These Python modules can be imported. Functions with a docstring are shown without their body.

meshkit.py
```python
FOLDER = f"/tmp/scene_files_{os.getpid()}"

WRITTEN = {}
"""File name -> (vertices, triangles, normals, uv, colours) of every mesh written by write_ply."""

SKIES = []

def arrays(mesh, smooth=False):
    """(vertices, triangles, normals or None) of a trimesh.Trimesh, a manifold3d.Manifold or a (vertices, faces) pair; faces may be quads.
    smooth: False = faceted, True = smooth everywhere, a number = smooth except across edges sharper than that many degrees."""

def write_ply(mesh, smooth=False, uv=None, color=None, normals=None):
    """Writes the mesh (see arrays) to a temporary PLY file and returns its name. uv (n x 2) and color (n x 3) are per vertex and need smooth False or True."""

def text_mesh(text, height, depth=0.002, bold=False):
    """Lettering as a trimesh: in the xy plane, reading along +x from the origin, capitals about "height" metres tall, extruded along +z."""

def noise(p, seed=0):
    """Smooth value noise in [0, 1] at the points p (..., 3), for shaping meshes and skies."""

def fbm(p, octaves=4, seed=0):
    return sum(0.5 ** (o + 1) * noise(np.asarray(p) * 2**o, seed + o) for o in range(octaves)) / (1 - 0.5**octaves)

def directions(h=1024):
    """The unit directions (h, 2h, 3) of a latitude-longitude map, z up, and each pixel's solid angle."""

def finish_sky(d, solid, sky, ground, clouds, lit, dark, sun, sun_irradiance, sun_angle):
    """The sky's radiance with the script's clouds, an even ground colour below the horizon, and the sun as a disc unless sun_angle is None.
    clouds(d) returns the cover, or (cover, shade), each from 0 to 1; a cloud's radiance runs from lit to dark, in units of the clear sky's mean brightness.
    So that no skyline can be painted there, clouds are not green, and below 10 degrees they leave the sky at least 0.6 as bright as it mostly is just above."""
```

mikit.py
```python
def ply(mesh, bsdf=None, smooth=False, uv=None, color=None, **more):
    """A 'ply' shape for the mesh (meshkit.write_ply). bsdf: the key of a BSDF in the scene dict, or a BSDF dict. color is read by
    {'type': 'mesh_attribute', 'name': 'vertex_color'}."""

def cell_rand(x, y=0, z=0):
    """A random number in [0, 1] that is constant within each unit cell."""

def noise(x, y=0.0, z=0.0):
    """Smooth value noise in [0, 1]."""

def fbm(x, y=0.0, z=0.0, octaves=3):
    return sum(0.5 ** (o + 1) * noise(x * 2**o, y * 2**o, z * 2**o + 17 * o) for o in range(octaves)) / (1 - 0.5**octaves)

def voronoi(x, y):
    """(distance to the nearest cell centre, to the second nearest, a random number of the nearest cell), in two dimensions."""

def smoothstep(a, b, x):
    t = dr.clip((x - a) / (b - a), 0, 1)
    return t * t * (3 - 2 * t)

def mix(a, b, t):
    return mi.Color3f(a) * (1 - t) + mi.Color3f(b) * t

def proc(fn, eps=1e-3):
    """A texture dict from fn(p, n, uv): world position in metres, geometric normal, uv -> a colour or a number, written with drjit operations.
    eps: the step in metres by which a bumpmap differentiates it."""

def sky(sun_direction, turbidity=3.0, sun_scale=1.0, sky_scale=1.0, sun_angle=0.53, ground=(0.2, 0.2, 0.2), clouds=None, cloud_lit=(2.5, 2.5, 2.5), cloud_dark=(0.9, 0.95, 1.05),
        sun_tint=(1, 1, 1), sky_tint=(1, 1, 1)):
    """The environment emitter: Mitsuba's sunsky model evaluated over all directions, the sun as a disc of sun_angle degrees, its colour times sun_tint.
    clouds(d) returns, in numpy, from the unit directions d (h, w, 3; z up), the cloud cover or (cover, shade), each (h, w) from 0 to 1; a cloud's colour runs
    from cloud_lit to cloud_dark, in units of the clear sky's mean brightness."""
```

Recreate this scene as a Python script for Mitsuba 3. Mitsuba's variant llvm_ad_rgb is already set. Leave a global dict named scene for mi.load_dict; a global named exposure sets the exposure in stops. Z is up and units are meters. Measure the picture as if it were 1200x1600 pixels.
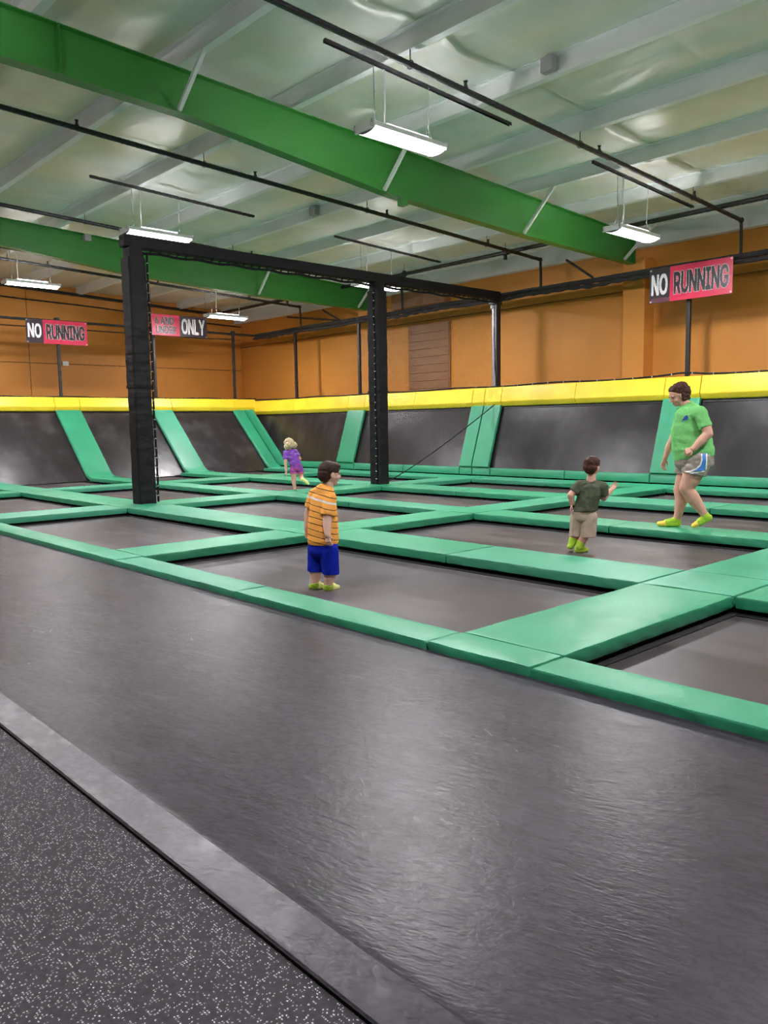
import math, numpy as np, trimesh, manifold3d as m3, mitsuba as mi, drjit as dr, mikit, meshkit
from mikit import proc, noise, fbm, smoothstep, mix, cell_rand
from shapely.geometry import Polygon, box as sbox
from shapely.ops import unary_union
T = mi.ScalarTransform4f
rng = np.random.default_rng(7)
scene, labels, used = {'type': 'scene'}, {}, {}

# ---------------------------------------------------------------- camera, exposure, light
YAW, PITCH, ROLL = 2.39920115, -0.107847637, -0.01602923
EYE = np.array([0, 0, 1.22])
_f = np.array([math.cos(YAW) * math.cos(PITCH), math.sin(YAW) * math.cos(PITCH), math.sin(PITCH)])
_r = np.array([math.sin(YAW), -math.cos(YAW), 0.0]); _u = np.cross(_r, _f)
_up = -_r * math.sin(ROLL) + _u * math.cos(ROLL)
scene['camera'] = {'type': 'perspective', 'fov': 2 * math.degrees(math.atan(600 / 1257.24)), 'fov_axis': 'x', 'near_clip': 0.05, 'far_clip': 200.0,
                   'to_world': T().look_at(origin=EYE.tolist(), target=(EYE + _f).tolist(), up=_up.tolist())}
exposure = 0.0
LAMP = 200.0                            # radiance of the lens and of the slots in the back of each lamp
LAMP_X, LAMP_Y = (-20.2, -13.8, -7.4, -1.0), (1.8, 7.2, 12.55)

# ---------------------------------------------------------------- materials
def mat(name, color=None, rough=0.5, spec=0.5, metal=0.0, bump=None, fn=None, roughfn=None, **kw):
    d = {'type': 'principled', 'base_color': proc(fn) if fn else {'type': 'rgb', 'value': list(color)}, 'roughness': proc(roughfn) if roughfn else rough, 'specular': spec, 'metallic': metal, **kw}
    if bump:
        d = {'type': 'bumpmap', 'arbitrary': proc(bump[0], bump[2] if len(bump) > 2 else 2e-3), 'scale': bump[1], 'bsdf': d}
    scene[name] = {'type': 'twosided', 'bsdf': d}
    return name

def c3(*a): return mi.Color3f(*a)
GREEN, YELLOW = (0.022, 0.235, 0.120), (0.80, 0.60, 0.03)
def vinyl(base, k):
    def fn(p, n, uv):
        t = fbm(p.x * 2.1 + k, p.y * 2.1, p.z * 2.1, 3)
        return mi.Color3f(base) * (0.88 + 0.24 * t)
    return fn
def wrinkle(p, n, uv): return fbm(p.x * 9, p.y * 9, p.z * 9, 3) + 0.25 * fbm(p.x * 60, p.y * 60, p.z * 60, 2)
mat('green_vinyl', fn=vinyl(GREEN, 0), rough=0.42, spec=0.6, bump=(wrinkle, 0.004))
mat('green_vinyl_worn_pale', fn=vinyl((0.034, 0.245, 0.140), 9), rough=0.45, spec=0.6, bump=(wrinkle, 0.004))
mat('yellow_vinyl', fn=vinyl(YELLOW, 4), rough=0.4, spec=0.45, bump=(wrinkle, 0.005))
mat('black_void', (0.006, 0.006, 0.007), 0.7, 0.2)
mat('black_steel', (0.012, 0.012, 0.014), 0.42, 0.5)
mat('black_fabric', fn=lambda p, n, uv: mi.Color3f(0.009, 0.009, 0.0105) * (0.7 + 0.6 * fbm(p.x * 14, p.y * 14, p.z * 5, 3)), rough=0.55, spec=0.18,
    bump=(lambda p, n, uv: fbm(p.x * 7, p.y * 7, p.z * 13, 3), 0.02))
mat('cord', (0.008, 0.01, 0.011), 0.7, 0.2)
mat('white_tie', (0.6, 0.6, 0.62), 0.6, 0.3)
mat('rail_wrap', fn=lambda p, n, uv: mi.Color3f(0.02, 0.019, 0.022) * (0.6 + 0.8 * fbm(p.x * 18, p.y * 18, p.z * 18, 3)), rough=0.6, spec=0.35, bump=(lambda p, n, uv: fbm(p.x * 25, p.y * 25, p.z * 25, 2), 0.02))
mat('satin_steel', (0.32, 0.31, 0.33), 0.32, 0.5, 0.85)
mat('green_paint', fn=lambda p, n, uv: mi.Color3f(0.028, 0.175, 0.026) * (0.9 + 0.2 * fbm(p.x * 1.3, p.y * 1.3, p.z * 3, 3)), rough=0.38, spec=0.4)
mat('white_paint', fn=lambda p, n, uv: mi.Color3f(0.76, 0.78, 0.77) * (0.86 + 0.24 * fbm(p.x * 1.1, p.y * 3, p.z * 3, 3)), rough=0.42, spec=0.4)
mat('lamp_white', (0.8, 0.8, 0.8), 0.4, 0.5)
mat('grey_box', (0.3, 0.31, 0.31), 0.5, 0.4)
def deck_color(p, n, uv):
    t = fbm(p.x * 3.0, p.y * 5.5, 0.3, 4)
    streak = smoothstep(0.60, 0.80, fbm(p.x * 5 + p.y * 2, p.y * 26 - p.x * 5, 1.7, 3))
    scuff = smoothstep(0.86, 0.89, noise(p.x * 3.3 + 9, p.y * 3.3, 4.0)) * smoothstep(0.90, 0.97, noise(p.x * 14 - p.y * 9, p.y * 60 + p.x * 30, 2.0))
    return mi.Color3f(0.0245, 0.0190, 0.0285) * (0.40 + 0.70 * t + 0.45 * fbm(p.x * 16, p.y * 38, 0.9, 3)) * (0.70 + 0.30 * smoothstep(0.0, 0.12, dr.abs(fbm(p.x * 22 + 3 * noise(p.x * 6, p.y * 6), p.y * 60 - p.x * 17, 3.1, 3) - 0.5))) + mi.Color3f(0.008) * streak + mi.Color3f(0.06) * scuff
def deck_bump(p, n, uv):
    a = fbm(p.x * 15 + p.y * 5, p.y * 46 - p.x * 13, 0.5, 3)
    b = dr.abs(fbm(p.x * 26 + 3 * noise(p.x * 6, p.y * 6), p.y * 70 - p.x * 20, 3.1, 3) - 0.5)
    return 0.6 * a + 0.8 * dr.minimum(b, 0.16) + 0.05 * fbm(p.x * 240, p.y * 240, 0.1, 2)
mat('deck_vinyl', fn=deck_color, rough=0.40, spec=0.40, bump=(deck_bump, 0.0027, 1.2e-3), roughfn=lambda p, n, uv: 0.29 + 0.14 * fbm(p.x * 6, p.y * 12, 2.2, 3))
mat('deck_worn_lit', fn=lambda p, n, uv: deck_color(p, n, uv) * 1.4 + mi.Color3f(0.05) * smoothstep(0.45, 0.75, fbm(p.x * 9, p.y * 14, 0.9, 4)), spec=0.55, bump=(deck_bump, 0.0032, 1.2e-3), roughfn=lambda p, n, uv: 0.33 + 0.16 * fbm(p.x * 6, p.y * 12, 2.2, 3))  # whitish scuffs, plus a base lightened for the light the slope catches
def bed_color(p, n, uv):
    t = fbm(p.x * 1.5, p.y * 1.5, p.z * 1.5, 4)
    d = smoothstep(0.48, 0.72, fbm(p.x * 0.9 + 5, p.y * 2.2, p.z * 0.6 + 3, 4))
    return mi.Color3f(0.035, 0.027, 0.031) * (0.6 + 0.8 * t) + mi.Color3f(0.028, 0.026, 0.026) * d
def weave(p, n, uv): return 0.5 + 0.25 * dr.sin(p.x * 420) * dr.sin(p.y * 420) + fbm(p.x * 6, p.y * 6, p.z * 6, 3)
mat('bed_fabric', fn=bed_color, rough=0.42, spec=0.5, bump=(lambda p, n, uv: fbm(p.x * 5, p.y * 8, p.z * 5, 3) + 0.05 * fbm(p.x * 160, p.y * 160, p.z * 160, 2), 0.004))
mat('wall_bed_fabric', fn=lambda p, n, uv: mi.Color3f(0.017, 0.0145, 0.016) * (0.6 + 0.8 * fbm(p.x * 1.6, p.y * 1.6, p.z * 1.6, 4)) + mi.Color3f(0.020, 0.019, 0.020) * smoothstep(0.42, 0.85, fbm(p.x * 2.6 + 7, p.y * 2.6, p.z * 0.7, 4)),
    rough=0.28, spec=0.42, bump=(lambda p, n, uv: fbm(p.x * 4, p.y * 4, p.z * 4, 3) + 0.05 * fbm(p.x * 140, p.y * 140, p.z * 140, 2), 0.004))
mat('webbing', (0.010, 0.010, 0.011), 0.5, 0.4)
def rubber(p, n, uv):
    x, y = p.x * 140 + 0.8 * noise(p.x * 60, p.y * 60), p.y * 140
    cx, cy = dr.floor(x), dr.floor(y)
    on = (cell_rand(cx, cy, 5) > 0.71)
    rx, ry = 0.15 + 0.33 * cell_rand(cx, cy, 6), 0.14 + 0.28 * cell_rand(cx, cy, 7)
    dx, dy = x - cx - 0.5, y - cy - 0.5
    a = cell_rand(cx, cy, 8) * 3.14
    u, v = dx * dr.cos(a) + dy * dr.sin(a), dy * dr.cos(a) - dx * dr.sin(a)
    fleck = on & ((dr.square(u / rx) + dr.square(v / ry)) < 1.0)
    base = mi.Color3f(0.032, 0.026, 0.032) * (0.7 + 0.6 * fbm(p.x * 90, p.y * 90, 0.2, 2))
    return dr.select(fleck, mi.Color3f(0.50, 0.49, 0.51) * (0.45 + 0.65 * cell_rand(cx, cy, 9)), base)
mat('rubber_floor', fn=rubber, rough=0.75, spec=0.25, bump=(lambda p, n, uv: fbm(p.x * 260, p.y * 260, 0.1, 2), 0.0012))
def wall_fn(p, n, uv):
    return mi.Color3f(0.56, 0.225, 0.040) * (0.92 + 0.16 * fbm(p.x * 0.7, p.y * 0.7, p.z * 0.7, 3))
mat('orange_wall', fn=wall_fn, rough=0.55, spec=0.35)
mat('panel_brown', (0.25, 0.115, 0.05), 0.5, 0.4)
mat('wall_joint', (0.22, 0.09, 0.025), 0.7, 0.2)
def ceil_fn(p, n, uv):
    t = smoothstep(0.35, 0.68, fbm(p.x * 0.42 + 3, p.y * 0.62, 0.4, 3))
    return mix((0.63, 0.66, 0.60), (0.70, 0.65, 0.47), t) * (0.92 + 0.16 * fbm(p.x * 3, p.y * 3, 0.7, 3))
mat('insulation', fn=ceil_fn, rough=0.34, spec=0.5, bump=(lambda p, n, uv: fbm(p.x * 1.2, p.y * 6, 0.3, 3) + .3 * fbm(p.x * 9, p.y * 9, 0.3, 2), 0.02))
mat('grey_wall', (0.42, 0.38, 0.33), 0.7, 0.3)
mat('pit_concrete', (0.05, 0.05, 0.05), 0.9, 0.2)
mat('sign_red', (0.62, 0.022, 0.075), 0.36, 0.4)
mat('sign_black', (0.024, 0.015, 0.020), 0.36, 0.4)
mat('sign_white', (0.85, 0.83, 0.86), 0.3, 0.4)
mat('sign_pink', (0.42, 0.10, 0.16), 0.3, 0.4)
def skin(base):
    return lambda p, n, uv: mi.Color3f(base) * (0.93 + 0.14 * fbm(p.x * 24, p.y * 24, p.z * 24, 2))
mat('skin_woman', fn=skin((0.60, 0.33, 0.24)), rough=0.5, spec=0.4)
mat('skin_boy', fn=skin((0.66, 0.41, 0.32)), rough=0.5, spec=0.4)
mat('skin_child', fn=skin((0.64, 0.35, 0.26)), rough=0.5, spec=0.4)
def hairfn(a, b): return lambda p, n, uv: mix(a, b, fbm(p.x * 55, p.y * 55, p.z * 22, 3))
mat('hair_brown', fn=hairfn((0.022, 0.008, 0.005), (0.085, 0.032, 0.020)), rough=0.55, spec=0.2)
mat('hair_dark', fn=hairfn((0.020, 0.011, 0.008), (0.055, 0.030, 0.021)), rough=0.55, spec=0.2)
mat('hair_blond', fn=hairfn((0.30, 0.21, 0.10), (0.66, 0.54, 0.33)), rough=0.45, spec=0.5)
mat('eye_dark', (0.02, 0.014, 0.012), 0.25, 0.5)
mat('lip', (0.42, 0.13, 0.11), 0.5, 0.4)
cloth_b = (lambda p, n, uv: fbm(p.x * 14, p.y * 14, p.z * 24, 3), 0.010)
mat('shirt_green', fn=lambda p, n, uv: mi.Color3f(0.17, 0.50, 0.16) * (0.85 + 0.3 * fbm(p.x * 60, p.y * 60, p.z * 60, 3)), rough=0.85, spec=0.2, bump=cloth_b)
mat('shorts_taupe', fn=lambda p, n, uv: mi.Color3f(0.27, 0.235, 0.205) * (0.75 + 0.5 * fbm(p.x * 30, p.y * 30, p.z * 60, 3)), rough=0.45, spec=0.4, bump=cloth_b)
mat('trim_white', (0.78, 0.80, 0.76), 0.6, 0.3)
mat('panel_blue', (0.06, 0.22, 0.62), 0.5, 0.4)
mat('logo_navy', (0.03, 0.07, 0.28), 0.6, 0.3)
mat('shorts_blue', fn=lambda p, n, uv: mi.Color3f(0.005, 0.016, 0.34) * (0.8 + 0.4 * fbm(p.x * 30, p.y * 30, p.z * 12, 3)), rough=0.7, spec=0.12, bump=cloth_b)
mat('shirt_camo', fn=lambda p, n, uv: mix((0.062, 0.072, 0.046), (0.105, 0.115, 0.075), smoothstep(0.4, 0.6, fbm(p.x * 16, p.y * 16, p.z * 16, 3))), rough=0.85, spec=0.2, bump=cloth_b)
mat('shorts_khaki', fn=lambda p, n, uv: mi.Color3f(0.42, 0.33, 0.25) * (0.8 + 0.4 * fbm(p.x * 20, p.y * 20, p.z * 20, 3)), rough=0.85, spec=0.2, bump=cloth_b)
mat('shirt_purple', fn=lambda p, n, uv: mix((0.19, 0.055, 0.42), (0.42, 0.20, 0.66), smoothstep(0.5, 0.75, fbm(p.x * 9, p.y * 9, p.z * 28, 3))), rough=0.6, spec=0.3, bump=cloth_b)
mat('shorts_violet', fn=lambda p, n, uv: mix((0.22, 0.06, 0.36), (0.58, 0.07, 0.25), smoothstep(0.54, 0.60, fbm(p.x * 30, p.y * 30, p.z * 20, 3))), rough=0.7, spec=0.3, bump=cloth_b)
mat('hem_pink', (0.62, 0.09, 0.28), 0.7, 0.3)
mat('sock_green', fn=lambda p, n, uv: mi.Color3f(0.37, 0.58, 0.05) * (0.85 + 0.3 * fbm(p.x * 90, p.y * 90, p.z * 90, 2)), rough=0.9, spec=0.2)
mat('sock_yellow', (0.88, 0.62, 0.10), 0.9, 0.2)
mat('sock_pale', (0.74, 0.76, 0.28), 0.9, 0.2)

# ---------------------------------------------------------------- helpers
def key_for(name, parent=None):
    full = f'{parent}__{name}' if parent else name
    k = used.get(full, 0); used[full] = k + 1
    return full if k == 0 else f'{full}_{k:03d}'
def obj(name, mesh, m, parent=None, smooth=False, **kw):
    key = key_for(name, parent)
    scene[key] = mikit.ply(mesh, m, smooth=smooth, **kw) if not isinstance(mesh, dict) else mesh
    return key
def thing(name, label, cat, group=None, kind=None):
    key = key_for(name); tag(key, label, cat, group, kind); return key
def tag(key, label=None, cat=None, group=None, kind=None):
    d = {}
    if label: d['label'] = label
    if cat: d['category'] = cat
    if group: d['group'] = group
    if kind: d['kind'] = kind
    labels[key] = d; return key
def struct(name, mesh, m, parent=None, smooth=False):
    k = obj(name, mesh, m, parent, smooth)
    if not parent: labels[k] = {'kind': 'structure'}
    return k
def cat(*ms): return trimesh.util.concatenate([x for x in ms if x is not None])
def bx(x0, x1, y0, y1, z0, z1):
    m = trimesh.creation.box(extents=(abs(x1 - x0), abs(y1 - y0), abs(z1 - z0)))
    m.apply_translation(((x0 + x1) / 2, (y0 + y1) / 2, (z0 + z1) / 2)); return m
def rbx(x0, x1, y0, y1, z0, z1, r):
    """a box with rounded edges"""
    s = m3.Manifold.sphere(r, 12)
    a = [s.translate((x, y, z)) for x in (x0 + r, x1 - r) for y in (y0 + r, y1 - r) for z in (z0 + r, z1 - r)]
    return to_tm(m3.Manifold.batch_hull(a))
def to_tm(man):
    k = man.to_mesh(); return trimesh.Trimesh(np.array(k.vert_properties)[:, :3], np.array(k.tri_verts), process=False)
def tube(pts, r, n=8, cap=True):
    p = np.asarray(pts, float); t = np.gradient(p, axis=0); t /= np.linalg.norm(t, axis=1, keepdims=True)
    up = np.where(np.abs(t[:, 2:]) > 0.9, [[1.0, 0, 0]], [[0, 0, 1.0]]); a = np.cross(t, up); a /= np.linalg.norm(a, axis=1, keepdims=True); b = np.cross(t, a)
    th = np.arange(n) * 2 * math.pi / n; r = np.broadcast_to(r, (len(p),))
    v = (p[:, None] + r[:, None, None] * (np.cos(th)[None, :, None] * a[:, None] + np.sin(th)[None, :, None] * b[:, None])).reshape(-1, 3)
    f = []
    for i in range(len(p) - 1):
        for j in range(n):
            q = [i * n + j, i * n + (j + 1) % n, (i + 1) * n + (j + 1) % n, (i + 1) * n + j]; f += [[q[0], q[2], q[1]], [q[0], q[3], q[2]]]
    if cap:
        v = np.vstack([v, p[:1], p[-1:]]); c0, c1 = len(v) - 2, len(v) - 1
        for j in range(n):
            f.append([c0, j, (j + 1) % n]); e = (len(p) - 1) * n; f.append([c1, e + (j + 1) % n, e + j])
    return trimesh.Trimesh(v, f, process=False)
def line_pts(a, b, n): return np.linspace(a, b, n)
def extrude_x(poly_yz, x0, x1):
    """polygon in (y, z) swept from x0 to x1"""
    m = trimesh.creation.extrude_polygon(Polygon(poly_yz), x1 - x0, engine='earcut')
    v = m.vertices.copy(); m.vertices = np.c_[v[:, 2] + x0, v[:, 0], v[:, 1]]; return m
def extrude_y(poly_xz, y0, y1):
    m = trimesh.creation.extrude_polygon(Polygon(poly_xz), y1 - y0, engine='earcut')
    v = m.vertices.copy(); m.vertices = np.c_[v[:, 0], y1 - v[:, 2], v[:, 1]]; return m

def cushion(Lu, Lv, h, r=0.014, step=0.05, puff=0.007, wr=0.008, seed=0):
    """a stuffed vinyl pad in local axes u, v, w: top near w = 0, bottom at w = -h, crinkled along its sides"""
    nu, nv = max(4, int(Lu / step)), max(4, int(Lv / step))
    u, v = np.linspace(0, 1, nu + 1), np.linspace(0, 1, nv + 1)
    U, V = np.meshgrid(u, v, indexing='ij')
    P = np.stack([r + U * (Lu - 2 * r), r + V * (Lv - 2 * r), puff * (1 - (2 * U - 1) ** 6) * (1 - (2 * V - 1) ** 4)], -1)
    n3 = meshkit.fbm(np.stack([P[..., 0] * 5, P[..., 1] * 5, np.full_like(U, seed * 3.7)], -1), 3, seed)
    P[..., 2] += (n3 - 0.5) * 0.010
    verts = P.reshape(-1, 3); idx = np.arange(len(verts)).reshape(nu + 1, nv + 1)
    faces = []
    a, b, c, d = idx[:-1, :-1].ravel(), idx[1:, :-1].ravel(), idx[1:, 1:].ravel(), idx[:-1, 1:].ravel()
    faces += [np.c_[a, b, c], np.c_[a, c, d]]
    ring = np.concatenate([idx[:, 0], idx[-1, 1:], idx[-2::-1, -1], idx[0, -2:0:-1]])
    base = verts[ring]; cen = np.array([Lu / 2, Lv / 2])
    out = np.zeros((len(ring), 2))
    out[:, 0] = np.where(base[:, 0] < r + 1e-6, -1, np.where(base[:, 0] > Lu - r - 1e-6, 1, 0))
    out[:, 1] = np.where(base[:, 1] < r + 1e-6, -1, np.where(base[:, 1] > Lv - r - 1e-6, 1, 0))
    prev, V_all = ring, [verts]
    count = len(verts)
    for (o, w) in ((0.6, -0.15 * r), (1.0, -r), (1.0, -0.55 * h), (0.9, -h + 0.008), (0.55, -h)):
        p = base.copy(); p[:, :2] += out * (o * r); p[:, 2] = base[:, 2] * (1 if w > -r - 1e-9 else 0.4) + w
        k = (meshkit.fbm(np.c_[p[:, 0] * 14, p[:, 1] * 14, np.full(len(p), w * 20 + seed)], 2, seed + 3) - 0.5) * 2
        if w <= -r: p[:, :2] += out * (wr * k)[:, None]
        V_all.append(p); cur = np.arange(count, count + len(p)); count += len(p)
        a, b = prev, np.roll(prev, -1); c, d = np.roll(cur, -1), cur
        faces += [np.c_[a, d, c], np.c_[a, c, b]]; prev = cur
    V_all.append(np.array([[Lu / 2, Lv / 2, -h]])); faces.append(np.c_[prev, np.full(len(prev), count), np.roll(prev, -1)])
    return trimesh.Trimesh(np.vstack(V_all), np.vstack(faces), process=False)
_seed = [0]
def place_pad(origin, eu, ev, ew, Lu, Lv, h, **k):
    _seed[0] += 1
    m = cushion(Lu, Lv, h, seed=_seed[0], **k)
    M = np.stack([eu, ev, ew], 0).astype(float)
    m.vertices = np.asarray(origin) + m.vertices @ M
    if np.linalg.det(M) < 0: m.faces = m.faces[:, ::-1]
    return m
EX, EY, EZ = np.eye(3)
PAD_H, GAP = 0.085, 0.006
def flat_pad(x0, x1, y0, y1, dz=0.0, **k):
    return place_pad((x0 + GAP, y0 + GAP, dz), EX, EY, EZ, x1 - x0 - 2 * GAP, y1 - y0 - 2 * GAP, PAD_H, **k)

# ---------------------------------------------------------------- setting: floor, deck, walls, ceiling
XL, XR, YB, YF = -25.0, 8.0, 16.1, -8.0
def roof_z(y): return 5.65 - 0.044 * (y - 3.15)                   # underside of the purlins
struct('floor', bx(XL, XR, YF, 3.1, -0.30, -0.099), 'rubber_floor')
struct('floor_pit', bx(XL, XR, 3.1, YB, -0.60, -0.50), 'pit_concrete')
def deck_mesh(i0, i1):
    prof = [(1.085, -0.099), (1.078, -0.088), (1.082, -0.084), (1.10, -0.0815), (1.19, -0.0525), (1.205, -0.050), (1.23, -0.0495), (2.2, -0.0495), (3.24, -0.0495), (3.24, -0.105)][i0:i1]
    p = np.array(prof); xs = np.linspace(XL, 6.5, 120)
    V = np.array([[x, a, b] for x in xs for a, b in p]); n = len(p); F = []
    for i in range(len(xs) - 1):
        for j in range(n - 1):
            q = [i * n + j, (i + 1) * n + j, (i + 1) * n + j + 1, i * n + j + 1]; F += [[q[0], q[1], q[2]], [q[0], q[2], q[3]]]
    return trimesh.Trimesh(V, F, process=False)
dk = thing('vinyl_deck', 'wide dark grey vinyl covered deck between the speckled rubber floor and the green pads', 'deck')
obj('cover', deck_mesh(4, 10), 'deck_vinyl', dk, 25)
tag(obj('ramp', deck_mesh(0, 5), 'deck_worn_lit', dk, 25), 'worn sloping edge of the deck, painted lighter for the light it catches')
ed = obj('edge_shadow', bx(XL, 6.5, 1.075, 1.0845, -0.0988, -0.088), 'black_void', dk); tag(ed, 'black strip painted as the shadow under the deck edge')  # black strip stands in for the shadow gap under the ramp lip

struct('wall_right', bx(XL - 0.2, XR, YB, YB + 0.2, -0.6, 6.2), 'orange_wall')
struct('wall_left', bx(XL - 0.2, XL, YF, YB, -0.6, 7.0), 'orange_wall')
struct('wall_far_right', bx(XR, XR + 0.2, YF, YB, -0.6, 7.0), 'grey_wall')
struct('wall_rear', bx(XL, XR, YF - 0.2, YF, -0.6, 7.0), 'grey_wall')
for z in (3.23, 4.30): struct('trim_joint', bx(XL, XL + 0.012, YF, YB, z - 0.012, z + 0.012), 'wall_joint')
for y in (1.5, 5.2, 8.72, 12.3): struct('trim_joint', bx(XL, XL + 0.01, y - 0.008, y + 0.008, 0, 5.4), 'wall_joint')
struct('trim_joint', bx(XL, XR, YB - 0.012, YB, 4.02, 4.05), 'wall_joint')
# boxed frame columns on the orange wall, below the green roof beams
for i, (x0, x1) in enumerate(((-18.1, -17.66), (-9.46, -8.95))):
    struct('wall_right_column', rbx(x0, x1, 15.7, YB + 0.02, -0.5, 4.62, 0.02), 'orange_wall')
d = struct('wall_panel_1', bx(-16.37, -14.8, YB - 0.05, YB + 0.01, -0.5, 3.94), 'panel_brown')  # brown slatted panel added over a darker rectangle of the wall
for k in range(20): struct('slat', rbx(-16.34, -14.83, YB - 0.068, YB - 0.045, -0.4 + k * 0.216, -0.4 + k * 0.216 + 0.208, 0.009), 'panel_brown', d)
obj('upper_box', rbx(-16.87, -14.8, YB - 0.24, YB + 0.01, 4.42, 4.88, 0.03), 'panel_brown', d)

def ceiling_mesh():
    xs = np.arange(XL, XR + 0.01, 0.075); ys = np.concatenate([np.arange(YF, 2.0, 0.25), np.arange(2.0, YB + 0.05, 0.085)])
    X, Y = np.meshgrid(xs, ys, indexing='ij')
    t = ((Y - 0.05) / 1.7) % 1.0
    sag = 0.10 * np.sin(np.pi * t) ** 0.8
    sx = ((X + 25) / 1.83) % 1.0; seam = np.exp(-(np.minimum(sx, 1 - sx) * 1.83 / 0.035) ** 2)
    w = meshkit.fbm(np.stack([X * 0.7, Y * 2.6, X * 0 + 1.0], -1), 3, 3) - 0.5
    w2 = meshkit.noise(np.stack([X * 0.9, Y * 5.0 + 1.4 * np.sin(X * 1.1), X * 0 + 5], -1), 9) - 0.5
    Z = roof_z(Y) + 0.235 - sag * (0.75 + 0.5 * meshkit.noise(np.stack([X * 0.45, Y * 0.45, X * 0], -1), 5)) + 0.055 * w * np.sin(np.pi * t) + 0.03 * w2 * np.sin(np.pi * t) + 0.03 * seam * (0.3 + np.sin(np.pi * t))
    n, m = X.shape; idx = np.arange(n * m).reshape(n, m); a, b, c, e = idx[:-1, :-1].ravel(), idx[1:, :-1].ravel(), idx[1:, 1:].ravel(), idx[:-1, 1:].ravel()
    return trimesh.Trimesh(np.stack([X, Y, Z], -1).reshape(-1, 3), np.vstack([np.c_[a, c, b], np.c_[a, e, c]]), process=False)
struct('ceiling', ceiling_mesh(), 'insulation', smooth=True)
struct('ceiling_deck', bx(XL - 0.2, XR + 0.2, YF - 0.2, YB + 0.2, 6.6, 6.7), 'grey_wall')

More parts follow.
